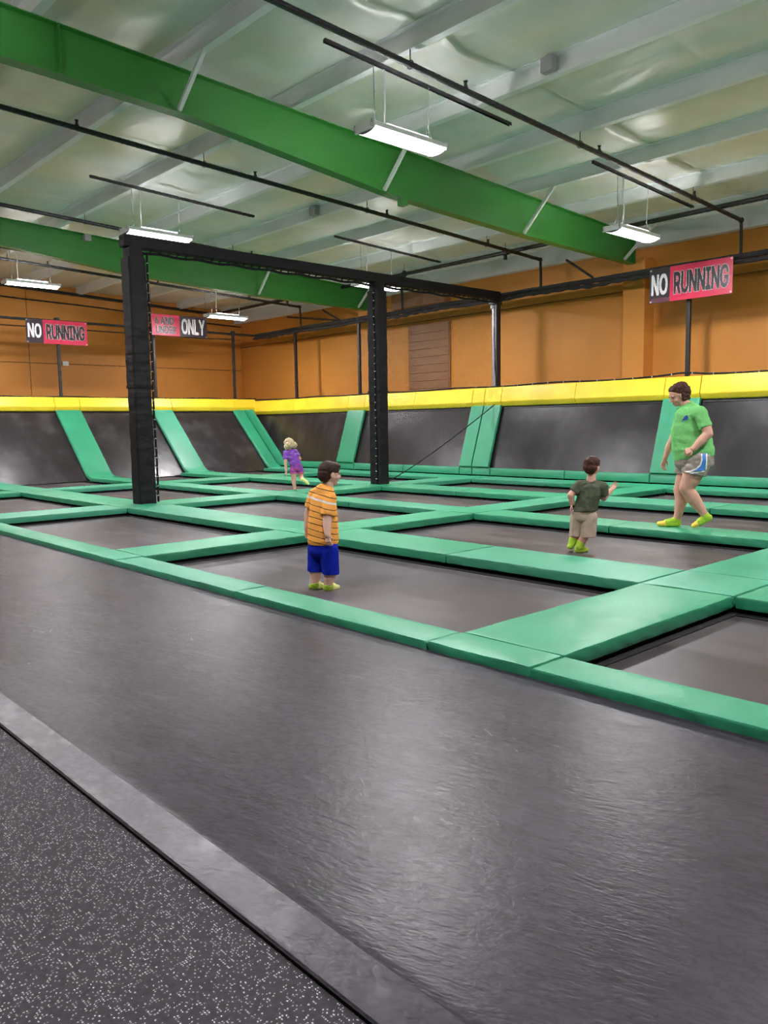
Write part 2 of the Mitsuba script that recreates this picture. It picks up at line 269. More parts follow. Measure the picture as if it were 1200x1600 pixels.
# ---------------------------------------------------------------- roof steel
PUR = [0.05 + 1.7 * k for k in range(-4, 10)]
ORD = ['first', 'second', 'third', 'fourth', 'fifth', 'sixth', 'seventh', 'eighth', 'ninth', 'tenth', 'eleventh', 'twelfth', 'thirteenth', 'fourteenth']
vis = [y for y in PUR if y > 0.5]
for y in PUR:
    z = roof_z(y); t = 0.012; h = 0.22
    prof = [(y, z + h), (y, z + t), (y + 0.085, z + t), (y + 0.095, z + 0.03), (y + 0.105, z + 0.028), (y + 0.095, z), (y - t, z), (y - t, z + h - t), (y - 0.085, z + h - t), (y - 0.085, z + h)]
    k = obj('roof_purlin', extrude_x(prof, XL, XR), 'white_paint')
    n = len([q for q in PUR if q >= y]) - 1
    tag(k, f'white painted steel roof purlin, {ORD[n]} counted from the right orange wall', 'purlin', 'roof purlins')
k = obj('eave_strut', cat(bx(XL, XR, 15.86, 16.08, 4.86, 5.22), bx(XL, XR, 15.80, 15.86, 4.84, 4.87)), 'white_paint'); tag(k, 'grey white eave strut along the top of the right orange wall', 'beam')

def roof_beam(x, label):
    b = thing('roof_beam', label, 'beam')
    top = lambda y: roof_z(y) - 0.004
    ybot = [(-7.9, 5.45), (0.0, 5.18), (3.6, 5.09), (5.2, 5.03), (8.6, 4.69), (10.4, 4.61), (12.0, 4.55), (15.70, 4.50)]
    web = [(y, z) for y, z in ybot] + [(15.70, top(15.70)), (-7.9, top(-7.9))]
    obj('web', extrude_x(web, x - 0.006, x + 0.006), 'green_paint', b)
    fl = [];
    for (y0, z0), (y1, z1) in zip(ybot[:-1], ybot[1:]):
        fl.append(extrude_x([(y0, z0), (y1, z1), (y1, z1 + 0.012), (y0, z0 + 0.012)], x - 0.09, x + 0.09))
    obj('lower_flange', cat(*fl), 'green_paint', b)
    obj('upper_flange', extrude_x([(-7.9, top(-7.9) - 0.012), (15.7, top(15.7) - 0.012), (15.7, top(15.7)), (-7.9, top(-7.9))], x - 0.09, x + 0.09), 'green_paint', b)
    for y in (3.73, 15.69):
        zb = np.interp(y, [q[0] for q in ybot], [q[1] for q in ybot])
        obj('stiffener', bx(x - 0.085, x + 0.085, y - 0.006, y + 0.006, zb + 0.012, top(y) - 0.012), 'green_paint', b)
    for y in (1.75, 5.15, 8.55, 11.95, 15.32):
        zb = np.interp(y, [q[0] for q in ybot], [q[1] for q in ybot])
        for s in (1,):
            a, e = np.array([x + s * 0.05, y, zb + 0.03]), np.array([x + s * 0.72, y, roof_z(y) + 0.02])
            dv = (e - a) / np.linalg.norm(e - a); nv = np.cross(dv, EY)
            br = cat(_bar(a, e, EY, nv, 0.045, 0.006), _bar(a, e, nv, EY, 0.045, 0.006))
            kk = obj('brace', br, 'white_paint', b); tag(kk, 'white diagonal flange brace')
    return b
def _bar(a, e, w, t, ww, tt):
    """a flat bar from a to e, ww wide along w and tt thick along t"""
    w = w / np.linalg.norm(w); t = t / np.linalg.norm(t)
    c = [p + w * (i * ww / 2 + ww / 2) + t * (j * tt / 2) for p in (a, e) for i in (-1, 1) for j in (-1, 1)]
    return trimesh.convex.convex_hull(np.array(c))
b1 = roof_beam(-9.25, 'large green painted steel roof beam running across the top of the photo behind the nearest lamp')
b2 = roof_beam(-17.7, 'green painted steel roof beam farther back, passing behind the black net frame')
k = obj('clip', cat(bx(-9.25, -9.13, 8.87, 8.98, 4.56, 4.67)), 'green_paint', b1); 
k = obj('junction_box', rbx(-17.72, -17.56, 7.45, 7.60, 5.30, 5.44, 0.01), 'grey_box', b2); tag(k, 'small grey junction box')
k = obj('junction_box', rbx(-17.58, -17.46, 12.28, 12.42, 5.16, 5.29, 0.01), 'grey_box', b2); tag(k, 'small grey junction box')
for (x, y, what) in ((-6.15, 8.53, 'on the third white purlin near the top right corner'), (-13.0, 10.24, 'on a white purlin between the two green beams')):
    k = obj('junction_box', rbx(x - 0.09, x + 0.09, y - 0.12, y - 0.015, roof_z(y) + 0.02, roof_z(y) + 0.19, 0.01), 'grey_box'); tag(k, f'small grey electrical box {what}', 'electrical box')

# sprinkler pipes: branch lines follow the roof slope
PIPES = ((-6.9, 'nearest black sprinkler pipe, crossing the upper right corner in front of the big green beam'), (-11.5, 'black sprinkler pipe running under the ceiling just behind the big green beam'),
         (-16.1, 'black sprinkler pipe passing just above the lamp on the left column'), (-20.7, 'farthest black sprinkler pipe, below the farther green beam'))
for x, lab in PIPES:
    p = thing('sprinkler_pipe', lab, 'pipe', 'sprinkler pipes')
    zz = lambda y: roof_z(y) - 0.17
    ye = 15.55
    obj('pipe', tube([(x, -7.8, zz(-7.8)), (x, 4, zz(4)), (x, 10, zz(10)), (x, ye, zz(ye))], 0.036, 10), 'black_steel', p, 40)
    obj('drop_pipe', tube([(x, ye, zz(ye)), (x, ye + 0.02, zz(ye) - 0.3), (x, ye + 0.02, 4.25)], 0.030, 8), 'black_steel', p, 40)
    obj('elbow', to_tm(m3.Manifold.sphere(0.052, 16).translate((x, ye, zz(ye)))), 'black_steel', p, True)
    for y in np.arange(1.9, 15.4, 2.95):
        obj('sprinkler_head', cat(tube([(x, y, zz(y) - 0.01), (x, y, zz(y) + 0.06), (x, y, zz(y) + 0.10)], [0.05, 0.022, 0.016], 8), tube([(x, y, zz(y) + 0.10), (x, y, zz(y) + 0.112)], 0.028, 8)), 'black_steel', p, 40)
    for y in (3.45, 6.85, 10.25, 13.65):
        r0 = [(x + 0.048 * math.sin(a), y, zz(y) + 0.048 * math.cos(a)) for a in np.linspace(0, 2 * math.pi, 13)]
        obj('hanger', cat(tube(r0, 0.006, 5), tube([(x, y, zz(y) + 0.045), (x, y, roof_z(y) + 0.02)], 0.006, 5)), 'black_steel', p)
p = thing('sprinkler_main', 'long black pipe under the ceiling parallel to the right orange wall, behind the beams', 'pipe')
obj('pipe', tube([(XL + 0.05, 14.78, 5.06), (-14, 14.78, 5.06), (-6, 14.78, 5.06), (XR, 14.78, 5.06)], 0.045, 10), 'black_steel', p, 40)
for x in (-15.2, -11.9, -20.3):
    obj('coupling', cat(tube([(x, 14.78, 4.90), (x, 14.78, 5.14)], 0.042, 8), tube([(x - 0.07, 14.78, 5.06), (x + 0.07, 14.78, 5.06)], 0.062, 10), tube([(x, 14.78, 5.13), (x, 14.78, 5.45)], 0.006, 5)), 'black_steel', p, 40)
p = obj('wall_cable', cat(tube([(XL + 0.05, y, roof_z(y) - 0.32 - 0.02 * math.sin(y)) for y in np.linspace(YF, YB, 30)], 0.022, 6)), 'black_steel'); tag(p, 'thin black conduit along the top of the left orange wall', 'conduit')
k = obj('wall_cable', tube([(XL + 0.15, y, roof_z(y) - 0.02) for y in np.linspace(YF, YB, 10)], 0.05, 6), 'black_steel'); tag(k, 'rake strip where the ceiling meets the left orange wall, coloured black for its shadow', 'conduit')  # end wall frame beam, its shadow put into the black colour
k = obj('alarm_box', rbx(XL, XL + 0.06, 9.68, 9.86, 3.17, 3.31, 0.01), 'lamp_white'); tag(k, 'small white box on the left orange wall below the no running banner', 'box')
for (a, e, lab) in (((-9.85, 15.15, 4.26), (-10.75, 15.5, 4.80), 'black diagonal rod under the end of the big green beam'), ((-18.3, 15.15, 4.26), (-19.6, 15.6, 4.72), 'black diagonal rod above the rail near the farther green beam'),
                    ((-18.3, 15.2, 4.24), (-20.9, 15.2, 4.62), 'lower of two black diagonal rods above the rail near the back corner')):
    k = obj('brace_rod', tube([a, e], 0.028, 8), 'black_steel', None, 40); tag(k, lab, 'rod')

# ---------------------------------------------------------------- lamps
def lamp(x, y, label, seen):
    z = roof_z(y) - (0.80 if y < 10 else 0.92)
    L, W = 1.26, 0.34
    o = thing('high_bay_lamp', label, 'lamp', None if seen else 'lamps out of view')
    hz = z
    hs = rbx(x - W / 2, x + W / 2, y - L / 2, y + L / 2, hz + 0.02, hz + 0.075, 0.012)
    ends = [rbx(x - W / 2 - 0.004, x + W / 2 + 0.004, y + s * (L / 2 - 0.012) - 0.014, y + s * (L / 2 - 0.012) + 0.014, hz - 0.01, hz + 0.08, 0.01) for s in (-1, 1)]
    obj('housing', cat(hs, *ends, rbx(x - 0.11, x + 0.11, y - 0.36, y + 0.36, hz + 0.075, hz + 0.12, 0.012)), 'lamp_white', o)
    prof = [(x - W / 2 + 0.012, hz + 0.02)] + [(x + (W / 2 - 0.012) * math.sin(a), hz + 0.02 - 0.055 * math.cos(a)) for a in np.linspace(-math.pi / 2, math.pi / 2, 11)][1:-1] + [(x + W / 2 - 0.012, hz + 0.02)]
    q = np.array(prof); y0, y1 = y - L / 2 + 0.03, y + L / 2 - 0.03; n = len(q)
    V = np.vstack([np.c_[q[:, 0], np.full(n, y0), q[:, 1]], np.c_[q[:, 0], np.full(n, y1), q[:, 1]]])
    le = trimesh.Trimesh(V, [f for i in range(n - 1) for f in ([i, i + n + 1, i + 1], [i, i + n, i + n + 1])], process=False)
    if le.face_normals[n // 2][2] > 0: le.faces = le.faces[:, ::-1]
    sl = []
    for sd in (-1, 1):                                              # slots that let light out of the back
        a0, a1, zt = x + sd * 0.14 - 0.019, x + sd * 0.14 + 0.019, hz + 0.0765
        sl.append(trimesh.Trimesh([[a0, y0, zt], [a1, y0, zt], [a1, y1, zt], [a0, y1, zt]], [[0, 1, 2], [0, 2, 3]], process=False))
    e = obj('lens', cat(le, *sl), 'lamp_white', o); scene[e]['emitter'] = {'type': 'area', 'radiance': {'type': 'rgb', 'value': [LAMP, LAMP * 0.965, LAMP * 0.995]}}
    for s in (-1, 1):
        yy = y + s * 0.45
        obj('hanging_wire', cat(tube([(x, yy, hz + 0.12), (x + s * 0.02, yy, roof_z(yy) - 0.035)], 0.005, 5), tube([(x + 0.1, yy - 0.05, hz + 0.11), (x, yy, hz + 0.3)], 0.004, 4), tube([(x - 0.1, yy + 0.05, hz + 0.11), (x, yy, hz + 0.3)], 0.004, 4)), 'grey_box', o)
        for q in (-1, 1): obj('latch', tube([(x + q * 0.15, y + s * (L / 2 + 0.012), hz + 0.0), (x + q * 0.15, y + s * (L / 2 + 0.025), hz + 0.045), (x + q * 0.15, y + s * (L / 2 + 0.01), hz + 0.09)], 0.008, 5), 'satin_steel', o)
    obj('power_cord', tube([(x, y - 0.30, hz + 0.12), (x + 0.03, y - 0.32, hz + 0.4), (x - 0.02, y - 0.28, hz + 0.62), (x, y - 0.3, roof_z(y) - 0.035)], 0.012, 6), 'lamp_white', o, 40)
    return o
LL = {(-7.4, 7.2): 'largest bright white linear lamp, hanging in front of the big green beam', (-7.4, 12.55): 'bright linear lamp hanging at the right, above the right no running banner',
      (-13.8, 7.2): 'bright linear lamp hanging just above the top of the left black padded column', (-13.8, 12.55): 'bright linear lamp behind the top of the right black padded column',
      (-20.2, 7.2): 'bright linear lamp cut by the left edge of the photo', (-20.2, 12.55): 'bright linear lamp hanging beside the six and under only banner'}
SN = {(-7.4, 7.2): 'largest nearest lamp', (-7.4, 12.55): 'lamp at the far right', (-13.8, 7.2): 'lamp over the left column', (-13.8, 12.55): 'lamp behind the right column', (-20.2, 7.2): 'lamp cut by the left edge', (-20.2, 12.55): 'lamp beside the six and under banner'}
for x in LAMP_X:
    for y in LAMP_Y:
        seen = (x, y) in LL
        lamp(x, y, LL.get((x, y), 'white linear lamp hanging from the ceiling outside the photo'), seen)
        if True:
            yc = y + 0.45
            z = roof_z(yc) - 0.002
            sl = roof_z(yc + 1.65) - roof_z(yc - 1.65)
            ch = [cat(_bar(np.array([x + dx, yc - 1.65, z - sl / 2 + dz]), np.array([x + dx, yc + 1.65, z + sl / 2 + dz]), np.array(w), np.array(t), ww, 0.004)) for dx, dz, w, t, ww in
                  ((-0.021, 0, (1., 0, 0), (0, 0, 1.), 0.042), (-0.021, -0.04, (0, 0, 1.), (1., 0, 0), 0.04), (0.021, -0.04, (0, 0, 1.), (1., 0, 0), 0.04))]
            k = obj('strut_channel', cat(*ch), 'black_steel')
            tag(k, 'thin dark steel channel under the purlins, above the ' + SN.get((x, y), 'lamp outside the photo'), 'channel', None if seen else 'channels out of view')

# ---------------------------------------------------------------- trampoline court
XS = [(-17.35, -16.65), (-12.65, -11.88), (-7.87, -7.22), (-3.12, -2.40), (1.63, 2.35)]        # strips running away from the deck
YS = [(3.17, 3.47), (5.48, 6.22), (8.28, 8.88), (10.84, 11.66), (13.55, 14.36)]              # strips parallel to the deck
XW = -20.5                                                                                     # foot of the left sloped wall
bays = [(XW, XS[0][0])] + [(XS[i][1], XS[i + 1][0]) for i in range(4)]
rows = [(YS[i][1], YS[i + 1][0]) for i in range(4)]
NTH = ['first', 'second', 'third', 'fourth', 'fifth']
ROWN = ['front row', 'second row', 'third row', 'back row']
WHO = {(3, 0): 'under boy in orange', (3, 1): 'under boy in khaki'}
# frame and skirts below the pads
fr = []
for (x0, x1) in XS: fr.append(bx(x0 + 0.05, x1 - 0.05, 3.30, 14.3, -0.5, -PAD_H - 0.002))
for (y0, y1) in YS: fr.append(bx(XW - 0.4, 2.3, y0 + 0.06 if y0 > 4 else y0 + 0.08, y1 - 0.05, -0.5, -PAD_H - 0.002))
fr.append(bx(XW - 0.5, XW, 3.3, 14.3, -0.5, -0.16))
obj('support_frame', cat(*fr), 'black_void', 'floor_pit')

def bed_mesh(x0, x1, y0, y1, dents, z=-0.125, step=0.11):
    nx, ny = max(6, int((x1 - x0) / step)), max(6, int((y1 - y0) / step))
    X, Y = np.meshgrid(np.linspace(x0, x1, nx + 1), np.linspace(y0, y1, ny + 1), indexing='ij')
    Z = np.full_like(X, z); env = np.minimum(1, np.minimum(np.minimum(X - x0, x1 - X), np.minimum(Y - y0, y1 - Y)) / 0.5)
    for (dx, dy, depth, r) in dents:
        rr = np.hypot(X - dx, Y - dy); Z -= depth * np.exp(-(rr / r) ** 1.15) * env
    Z += (meshkit.fbm(np.stack([X * 1.5, Y * 1.5, X * 0], -1), 2, 5) - 0.5) * 0.02 * env
    n, m = X.shape; idx = np.arange(n * m).reshape(n, m); a, b, c, e = idx[:-1, :-1].ravel(), idx[1:, :-1].ravel(), idx[1:, 1:].ravel(), idx[:-1, 1:].ravel()
    return trimesh.Trimesh(np.stack([X, Y, Z], -1).reshape(-1, 3), np.vstack([np.c_[a, b, c], np.c_[a, c, e]]), process=False)
BOY1, BOY2, WOMAN, GIRL = np.array([-5.62, 4.40]), np.array([-4.77, 7.13]), np.array([-4.345, 8.638]), np.array([-12.42, 9.10])
for j, (y0, y1) in enumerate(rows):
    for i, (x0, x1) in enumerate(bays):
        dents = [(BOY1[0], BOY1[1], 0.130, 0.50)] if (i, j) == (3, 0) else [(BOY2[0], BOY2[1], 0.012, 0.4)] if (i, j) == (3, 1) else []
        lab = f'dark grey trampoline bed, {NTH[i]} from left in the {ROWN[j]}' + (', ' + WHO[(i, j)] if (i, j) in WHO else '')
        t = thing('trampoline_bed', lab, 'trampoline', 'floor trampolines')
        a0 = x0 - (0.02 if i == 0 else 0.02)
        m = bed_mesh(a0 + 0.03, x1 - 0.03, y0 + 0.03, y1 - 0.03, dents, step=0.05 if dents else 0.14)
        obj('bed', m, 'bed_fabric', t, True)
        wb = cat(bx(a0 - 0.02, a0 + 0.055, y0 - 0.02, y1 + 0.02, -0.128, -0.117), bx(x1 - 0.05, x1 + 0.02, y0 - 0.02, y1 + 0.02, -0.128, -0.117), bx(a0, x1, y0 - 0.02, y0 + 0.05, -0.1275, -0.1165), bx(a0, x1, y1 - 0.05, y1 + 0.02, -0.1275, -0.1165))
        tag(obj('webbing', wb, 'webbing', t), 'black webbing border')

GV = ['green_vinyl', 'green_vinyl_worn_pale']
def pad_thing(mesh, label, m=None, group='green floor pads'):
    k = obj('vinyl_pad', mesh, m or GV[_seed[0] % 3 == 0], None, 28); tag(k, label, 'pad', group); return k
YN = ['along the deck edge', 'behind the front trampoline row', 'behind the second trampoline row', 'behind the third trampoline row', 'along the foot of the right wall']
for j, (y0, y1) in enumerate(YS):
    for i, (x0, x1) in enumerate(bays):
        xm = {3: -5.13}.get(i, (x0 + x1) / 2)
        xs = [(x0, xm), (xm, x1)] if i else [(XW + 0.45, x1)]
        for h, (a, b) in enumerate(xs):
            half = ('left half' if h == 0 else 'right half') if len(xs) == 2 else 'single'
            pad_thing(flat_pad(a, b, y0, y1), f'long green pad {YN[j]}, {NTH[i]} bay from left' + ('' if half == 'single' else ', ' + half))
    for i, (x0, x1) in enumerate(XS):
        pad_thing(flat_pad(x0, x1, y0, y1, dz=0.002), f'short green junction pad {YN[j]}, {NTH[i]} cross strip from left')
for i, (x0, x1) in enumerate(XS):
    for j, (y0, y1) in enumerate(rows):
        extra = ', under girl in purple' if (i, j) == (1, 2) else ''
        pad_thing(flat_pad(x0, x1, y0, y1), f'green cross pad in the {ROWN[j]}, {NTH[i]} cross strip from left{extra}')

# right sloped wall: base pads, beds, green bands, yellow cap pads
YW, ZB, ZT = 14.40, 0.185, 1.62
SL = 0.33
nrm = np.array([0, -1.0, SL]); nrm /= np.linalg.norm(nrm); upv = np.array([0, SL, 1.0]); upv /= np.linalg.norm(upv)
LEN = (ZT - ZB) / upv[2]
base_edges = [-20.05, -17.6, -16.9, -14.95, -13.0, -12.6, -12.05, -10.0, -8.03, -7.25, -5.2, -3.1, -2.4, -0.3, 2.3]
for n, (a, b) in enumerate(zip(base_edges[:-1], base_edges[1:])):
    pad_thing(place_pad((a + 0.006, YW - 0.02, 0.012), EX, np.array([0, 0.12, 1.0]) / math.hypot(0.12, 1), np.array([0, -1, 0.12]) / math.hypot(0.12, 1), b - a - 0.012, 0.185, 0.10, r=0.03, wr=0.004),
              f'low upright green pad at the right wall foot, {ORD[n]} from back corner', group='wall foot pads')
bands = [(-17.63, -16.91), (-12.99, -12.6), (-12.58, -12.08), (-8.02, -7.25), (-3.12, -2.40)]
bl = ['green upright band pad on the right sloped wall, left of the right column', 'green band pad on the right wall under the steel post, left one of the pair', 'green band pad on the right wall under the steel post, right one of the pair',
      'green upright band pad on the right sloped wall behind the woman', 'green upright band pad on the right sloped wall outside the photo']
for (a, b), l in zip(bands, bl):
    o = np.array([a + 0.004, YW + 0.04, ZB]) + nrm * 0.085
    pad_thing(place_pad(o, EX, upv, nrm, b - a - 0.008, LEN, 0.075, r=0.02), l, 'green_vinyl', 'wall band pads')
wb = [(-22.75, -17.6, 'leftmost, behind the girl in purple'), (-16.95, -12.95, 'second from the back corner, behind the right column'), (-12.12, -7.98, 'third from the back corner, above the small boy'), (-7.3, -3.05, 'at the right edge behind the woman'), (-2.45, 2.3, 'outside the photo')]
for a, b, l in wb:
    t = thing('sloped_trampoline', f'steep black trampoline on the right wall, {l}', 'trampoline', 'wall trampolines')
    o = np.array([a, YW + 0.06, ZB - 0.05]); P = [o, o + EX * (b - a), o + EX * (b - a) + upv * (LEN + 0.1), o + upv * (LEN + 0.1)]
    bed = trimesh.creation.box((1, 1, 1)); q = np.array(P)
    n_ = 14; uu, vv = np.meshgrid(np.linspace(0, 1, n_ * 2), np.linspace(0, 1, n_), indexing='ij')
    V = o + uu[..., None] * EX * (b - a) + vv[..., None] * upv * (LEN + 0.1) + nrm * (0.012 * meshkit.fbm(np.stack([uu * 4 + a, vv * 4, vv * 0], -1), 3, 2))[..., None]
    idx = np.arange(2 * n_ * n_).reshape(2 * n_, n_); A, B, C, D = idx[:-1, :-1].ravel(), idx[1:, :-1].ravel(), idx[1:, 1:].ravel(), idx[:-1, 1:].ravel()
    obj('bed', trimesh.Trimesh(V.reshape(-1, 3), np.vstack([np.c_[A, B, C], np.c_[A, C, D]]), process=False), 'wall_bed_fabric', t, True)
    for s, (e0, e1) in enumerate(((0.0, 0.06),)):
        w0 = [o + EX * x + upv * z + nrm * 0.018 for x, z in ((0, LEN - 0.02), (b - a, LEN - 0.02), (b - a, LEN + 0.08), (0, LEN + 0.08))]
        ww = trimesh.Trimesh(np.array(w0 + [p - nrm * 0.012 for p in w0]), [[0, 1, 2], [0, 2, 3], [4, 6, 5], [4, 7, 6], [0, 4, 5], [0, 5, 1], [2, 6, 7], [2, 7, 3]], process=False)
        tag(obj('webbing', ww, 'webbing', t), 'black webbing along the top edge')
obj('support_frame', cat(bx(-22.3, 2.3, 15.02, 15.18, -0.5, 2.05), bx(-22.85, -22.62, 3.2, 15.0, -0.5, 2.0)), 'black_void', 'floor_pit')
yel = [-22.36, -20.2, -17.63, -16.91, -14.95, -12.97, -12.59, -12.08, -10.06, -8.0, -7.27, -5.1, -3.1, -2.4, 2.3]
def cap_pad(o, eu, ev, ew, Lu, Lv):
    """a long pad whose lower front edge is slanted back; axes: u along, v up, w outwards"""
    _seed[0] += 1
    prof = np.array([(-0.06, 0.0), (0.005, 0.0), (0.018, 0.004), (0.078, 0.070), (0.090, 0.084), (0.094, 0.10), (0.094, Lv * 0.5), (0.090, Lv - 0.025), (0.078, Lv - 0.004), (0.06, Lv), (-0.06, Lv)])
    nu = max(4, int(Lu / 0.06)); us = np.concatenate([[0.0, 0.006], np.linspace(0.03, Lu - 0.03, nu), [Lu - 0.006, Lu]]); m = len(prof); V = []
    for u in us:
        e = 0.012 if u in (0.0, Lu) else 0.0
        k = meshkit.fbm(np.c_[np.full(m, u * 5), prof[:, 0] * 20, prof[:, 1] * 6 + _seed[0]], 3, 3) - 0.5
        V.append(np.c_[np.full(m, u), prof[:, 1] - e * np.sign(prof[:, 1] - Lv / 2), prof[:, 0] - e * (prof[:, 0] > 0) + 0.012 * k * (prof[:, 0] > 0)])
    V = np.vstack(V); F = []; n = len(us)
    for i in range(n - 1):
        for j in range(m):
            q = [i * m + j, i * m + (j + 1) % m, (i + 1) * m + (j + 1) % m, (i + 1) * m + j]; F += [[q[0], q[1], q[2]], [q[0], q[2], q[3]]]
    for e in (0, n - 1):
        V = np.vstack([V, V[e * m:(e + 1) * m].mean(0)])
        for j in range(m): F.append([len(V) - 1, e * m + j, e * m + (j + 1) % m])
    t = trimesh.Trimesh(np.asarray(o) + V @ np.stack([eu, ev, ew], 0), F, process=False); t.fix_normals(); return t
ynr = np.array([0, -1, 0.22]); ynr /= np.linalg.norm(ynr); yup = np.array([0, 0.22, 1.0]); yup /= np.linalg.norm(yup)
for n, (a, b) in enumerate(zip(yel[:-1], yel[1:])):
    k = obj('cap_pad', cap_pad((a + 0.004, 14.90, 1.615), EX, yup, ynr, b - a - 0.008, 0.44), 'yellow_vinyl', None, 28)
    tag(k, f'bright yellow pad on top of the right wall, {ORD[n]} from back corner', 'pad', 'yellow pads on the right wall')

# left sloped wall
LS = 1.065; nl = np.array([1.0, 0, LS]); nl /= np.linalg.norm(nl); ul = np.array([-LS, 0, 1.0]); ul /= np.linalg.norm(ul)
ZTL = 1.76; LENL = ZTL / ul[2]
lb = [(5.55, 6.27), (8.40, 9.10), (11.22, 11.90), (14.02, 14.42)]
ll = ['curved green band pad rising up the left sloped wall, cut by the left edge', 'bright green band pad on the left sloped wall left of the left column', 'green band pad with painted pale sheen on the left sloped wall just right of the left column', 'green band pad in the back corner on the left sloped wall']
def curved_band(y0, y1, seed):
    th = 0.075; pts = []
    R = 0.55; ang = math.atan2(1.0, LS)
    cl = [(XW + 0.47, 0.0)]
    d = R * math.tan(ang / 2)
    for a in np.linspace(0, ang, 9): cl.append((XW + 0.06 + d - R * math.sin(a), R - R * math.cos(a)))
    top = np.array([XW + 0.06, 0]) + np.array([ul[0], ul[2]]) * LENL
    n0 = np.array(cl[-1])
    for t in np.linspace(0, 1, 24)[1:]: cl.append(tuple(n0 + (top - n0) * t))
    c = np.array(cl); tg = np.gradient(c, axis=0); tg /= np.linalg.norm(tg, axis=1, keepdims=True); nn = np.c_[tg[:, 1], -tg[:, 0]]
    nv = 8; prof = []
    W = y1 - y0
    ring = [(0.0, -th), (0.004, -0.03), (0.0, -0.02), (0.02, 0.0)] + [(W * q, 0.006) for q in (0.2, 0.5, 0.8)] + [(W - 0.02, 0.0), (W, -0.02), (W - 0.004, -0.03), (W, -th)]
    V = []
    for i in range(len(c)):
        for (w, h) in ring:
            jit = (meshkit.noise(np.array([[i * 0.9, w * 9, seed]]), 2)[0] - 0.5) * 0.012
            V.append([c[i, 0] - nn[i, 0] * (h + jit) * -1, y0 + w, c[i, 1] - nn[i, 1] * (h + jit) * -1])
    m = len(ring); F = []
    for i in range(len(c) - 1):
        for j in range(m):
            q = [i * m + j, i * m + (j + 1) % m, (i + 1) * m + (j + 1) % m, (i + 1) * m + j]; F += [[q[0], q[1], q[2]], [q[0], q[2], q[3]]]
    V = np.array(V); n0 = len(V)
    for e in (0, len(c) - 1):
        V = np.vstack([V, V[e * m:(e + 1) * m].mean(0)]);
        for j in range(m): F.append([len(V) - 1, e * m + j, e * m + (j + 1) % m])
    tm = trimesh.Trimesh(V, F, process=False); tm.fix_normals(); return tm
# normals of the centre line point up: the pad lies on the slope
for n, ((a, b), l) in enumerate(zip(lb, ll)):
    pad_thing(curved_band(a + 0.004, b - 0.004, n), l, GV[n == 2], 'wall band pads')  # third band takes the paler vinyl to stand in for its sheen
ln = [(3.2, 5.6, 'cut by the left edge of the photo'), (6.2, 8.45, 'between the left edge and the left column'), (9.05, 11.27, 'partly behind the left column'), (11.85, 14.07, 'between the left column and the back corner')]
for a, b, l in ln:
    t = thing('sloped_trampoline', f'black trampoline on the left sloped wall, {l}', 'trampoline', 'wall trampolines')
    n_ = 16; uu, vv = np.meshgrid(np.linspace(0, 1, n_), np.linspace(0, 1, n_), indexing='ij')
    o = np.array([XW, a, -0.11])
    V = o + uu[..., None] * EY * (b - a) + vv[..., None] * ul * (LENL + 0.16) + nl * (0.012 * meshkit.fbm(np.stack([uu * 4 + a, vv * 4, vv * 0], -1), 3, 2))[..., None]
    idx = np.arange(n_ * n_).reshape(n_, n_); A, B, C, D = idx[:-1, :-1].ravel(), idx[1:, :-1].ravel(), idx[1:, 1:].ravel(), idx[:-1, 1:].ravel()
    obj('bed', trimesh.Trimesh(V.reshape(-1, 3), np.vstack([np.c_[A, B, C], np.c_[A, C, D]]), process=False), 'wall_bed_fabric', t, True)
    w0 = [o + EY * y + ul * z + nl * 0.016 for y, z in ((0, LENL + 0.06), (b - a, LENL + 0.06), (b - a, LENL + 0.17), (0, LENL + 0.17))]
    ww = trimesh.Trimesh(np.array(w0 + [p - nl * 0.012 for p in w0]), [[0, 1, 2], [0, 2, 3], [4, 6, 5], [4, 7, 6]], process=False)
    tag(obj('webbing', ww, 'webbing', t), 'black webbing along the top edge')
yl = [3.2, 5.55, 6.27, 8.40, 9.10, 11.22, 11.90, 14.05, 14.95]
lnr = np.array([1, 0, 0.42]); lnr /= np.linalg.norm(lnr); lup = np.array([-0.42, 0, 1.0]); lup /= np.linalg.norm(lup)
XT = XW + ul[0] * LENL
for n, (a, b) in enumerate(zip(yl[:-1], yl[1:])):
    k = obj('cap_pad', cap_pad((XT - 0.02, a + 0.004, ZTL - 0.02), EY, lup, lnr, b - a - 0.008, 0.38), 'yellow_vinyl', None, 28)
    tag(k, f'bright yellow pad on top of the left wall, {ORD[7 - n]} from back corner', 'pad', 'yellow pads on the left wall')
vl = np.array([-LS, 0.0, 1.0]) / math.hypot(LS, 1)
k = obj('corner_pad', place_pad((XW - 0.02, 14.43, 0.03), EX, vl, np.array([0, -1.0, 0]), 0.40, LENL - 0.03, 0.10, r=0.02), 'green_vinyl', None, 28); tag(k, 'narrow green pad standing in the back corner, right of the corner band pad', 'pad')

# ---------------------------------------------------------------- posts, rails, ropes, columns, net
XLR = XT - 0.30                                                     # left rail plane
def post(p0, p1, w, label, m='black_steel'):
    a, b = np.array(p0), np.array(p1); k = thing('net_post', label, 'post', 'net posts')
    obj('shaft', rbx(a[0] - w / 2, a[0] + w / 2, a[1] - w / 2, a[1] + w / 2, a[2], b[2], 0.008), m, k)
    obj('bracket', rbx(a[0] - w * 0.8, a[0] + w * 0.8, a[1] - w * 0.8, a[1] + w * 0.8, b[2] - 0.06, b[2] + 0.07, 0.01), 'rail_wrap', k)
    return k
post((-7.67, 15.12, 1.9), (-7.67, 15.12, 4.16), 0.075, 'black post below the right no running banner, behind the woman')
post((-17.40, 15.12, 1.9), (-17.40, 15.12, 4.16), 0.075, 'black post on the right wall just left of the right column')
post((-20.40, 15.12, 1.9), (-20.40, 15.12, 4.16), 0.075, 'black post on the right wall near the back corner, above the girl')
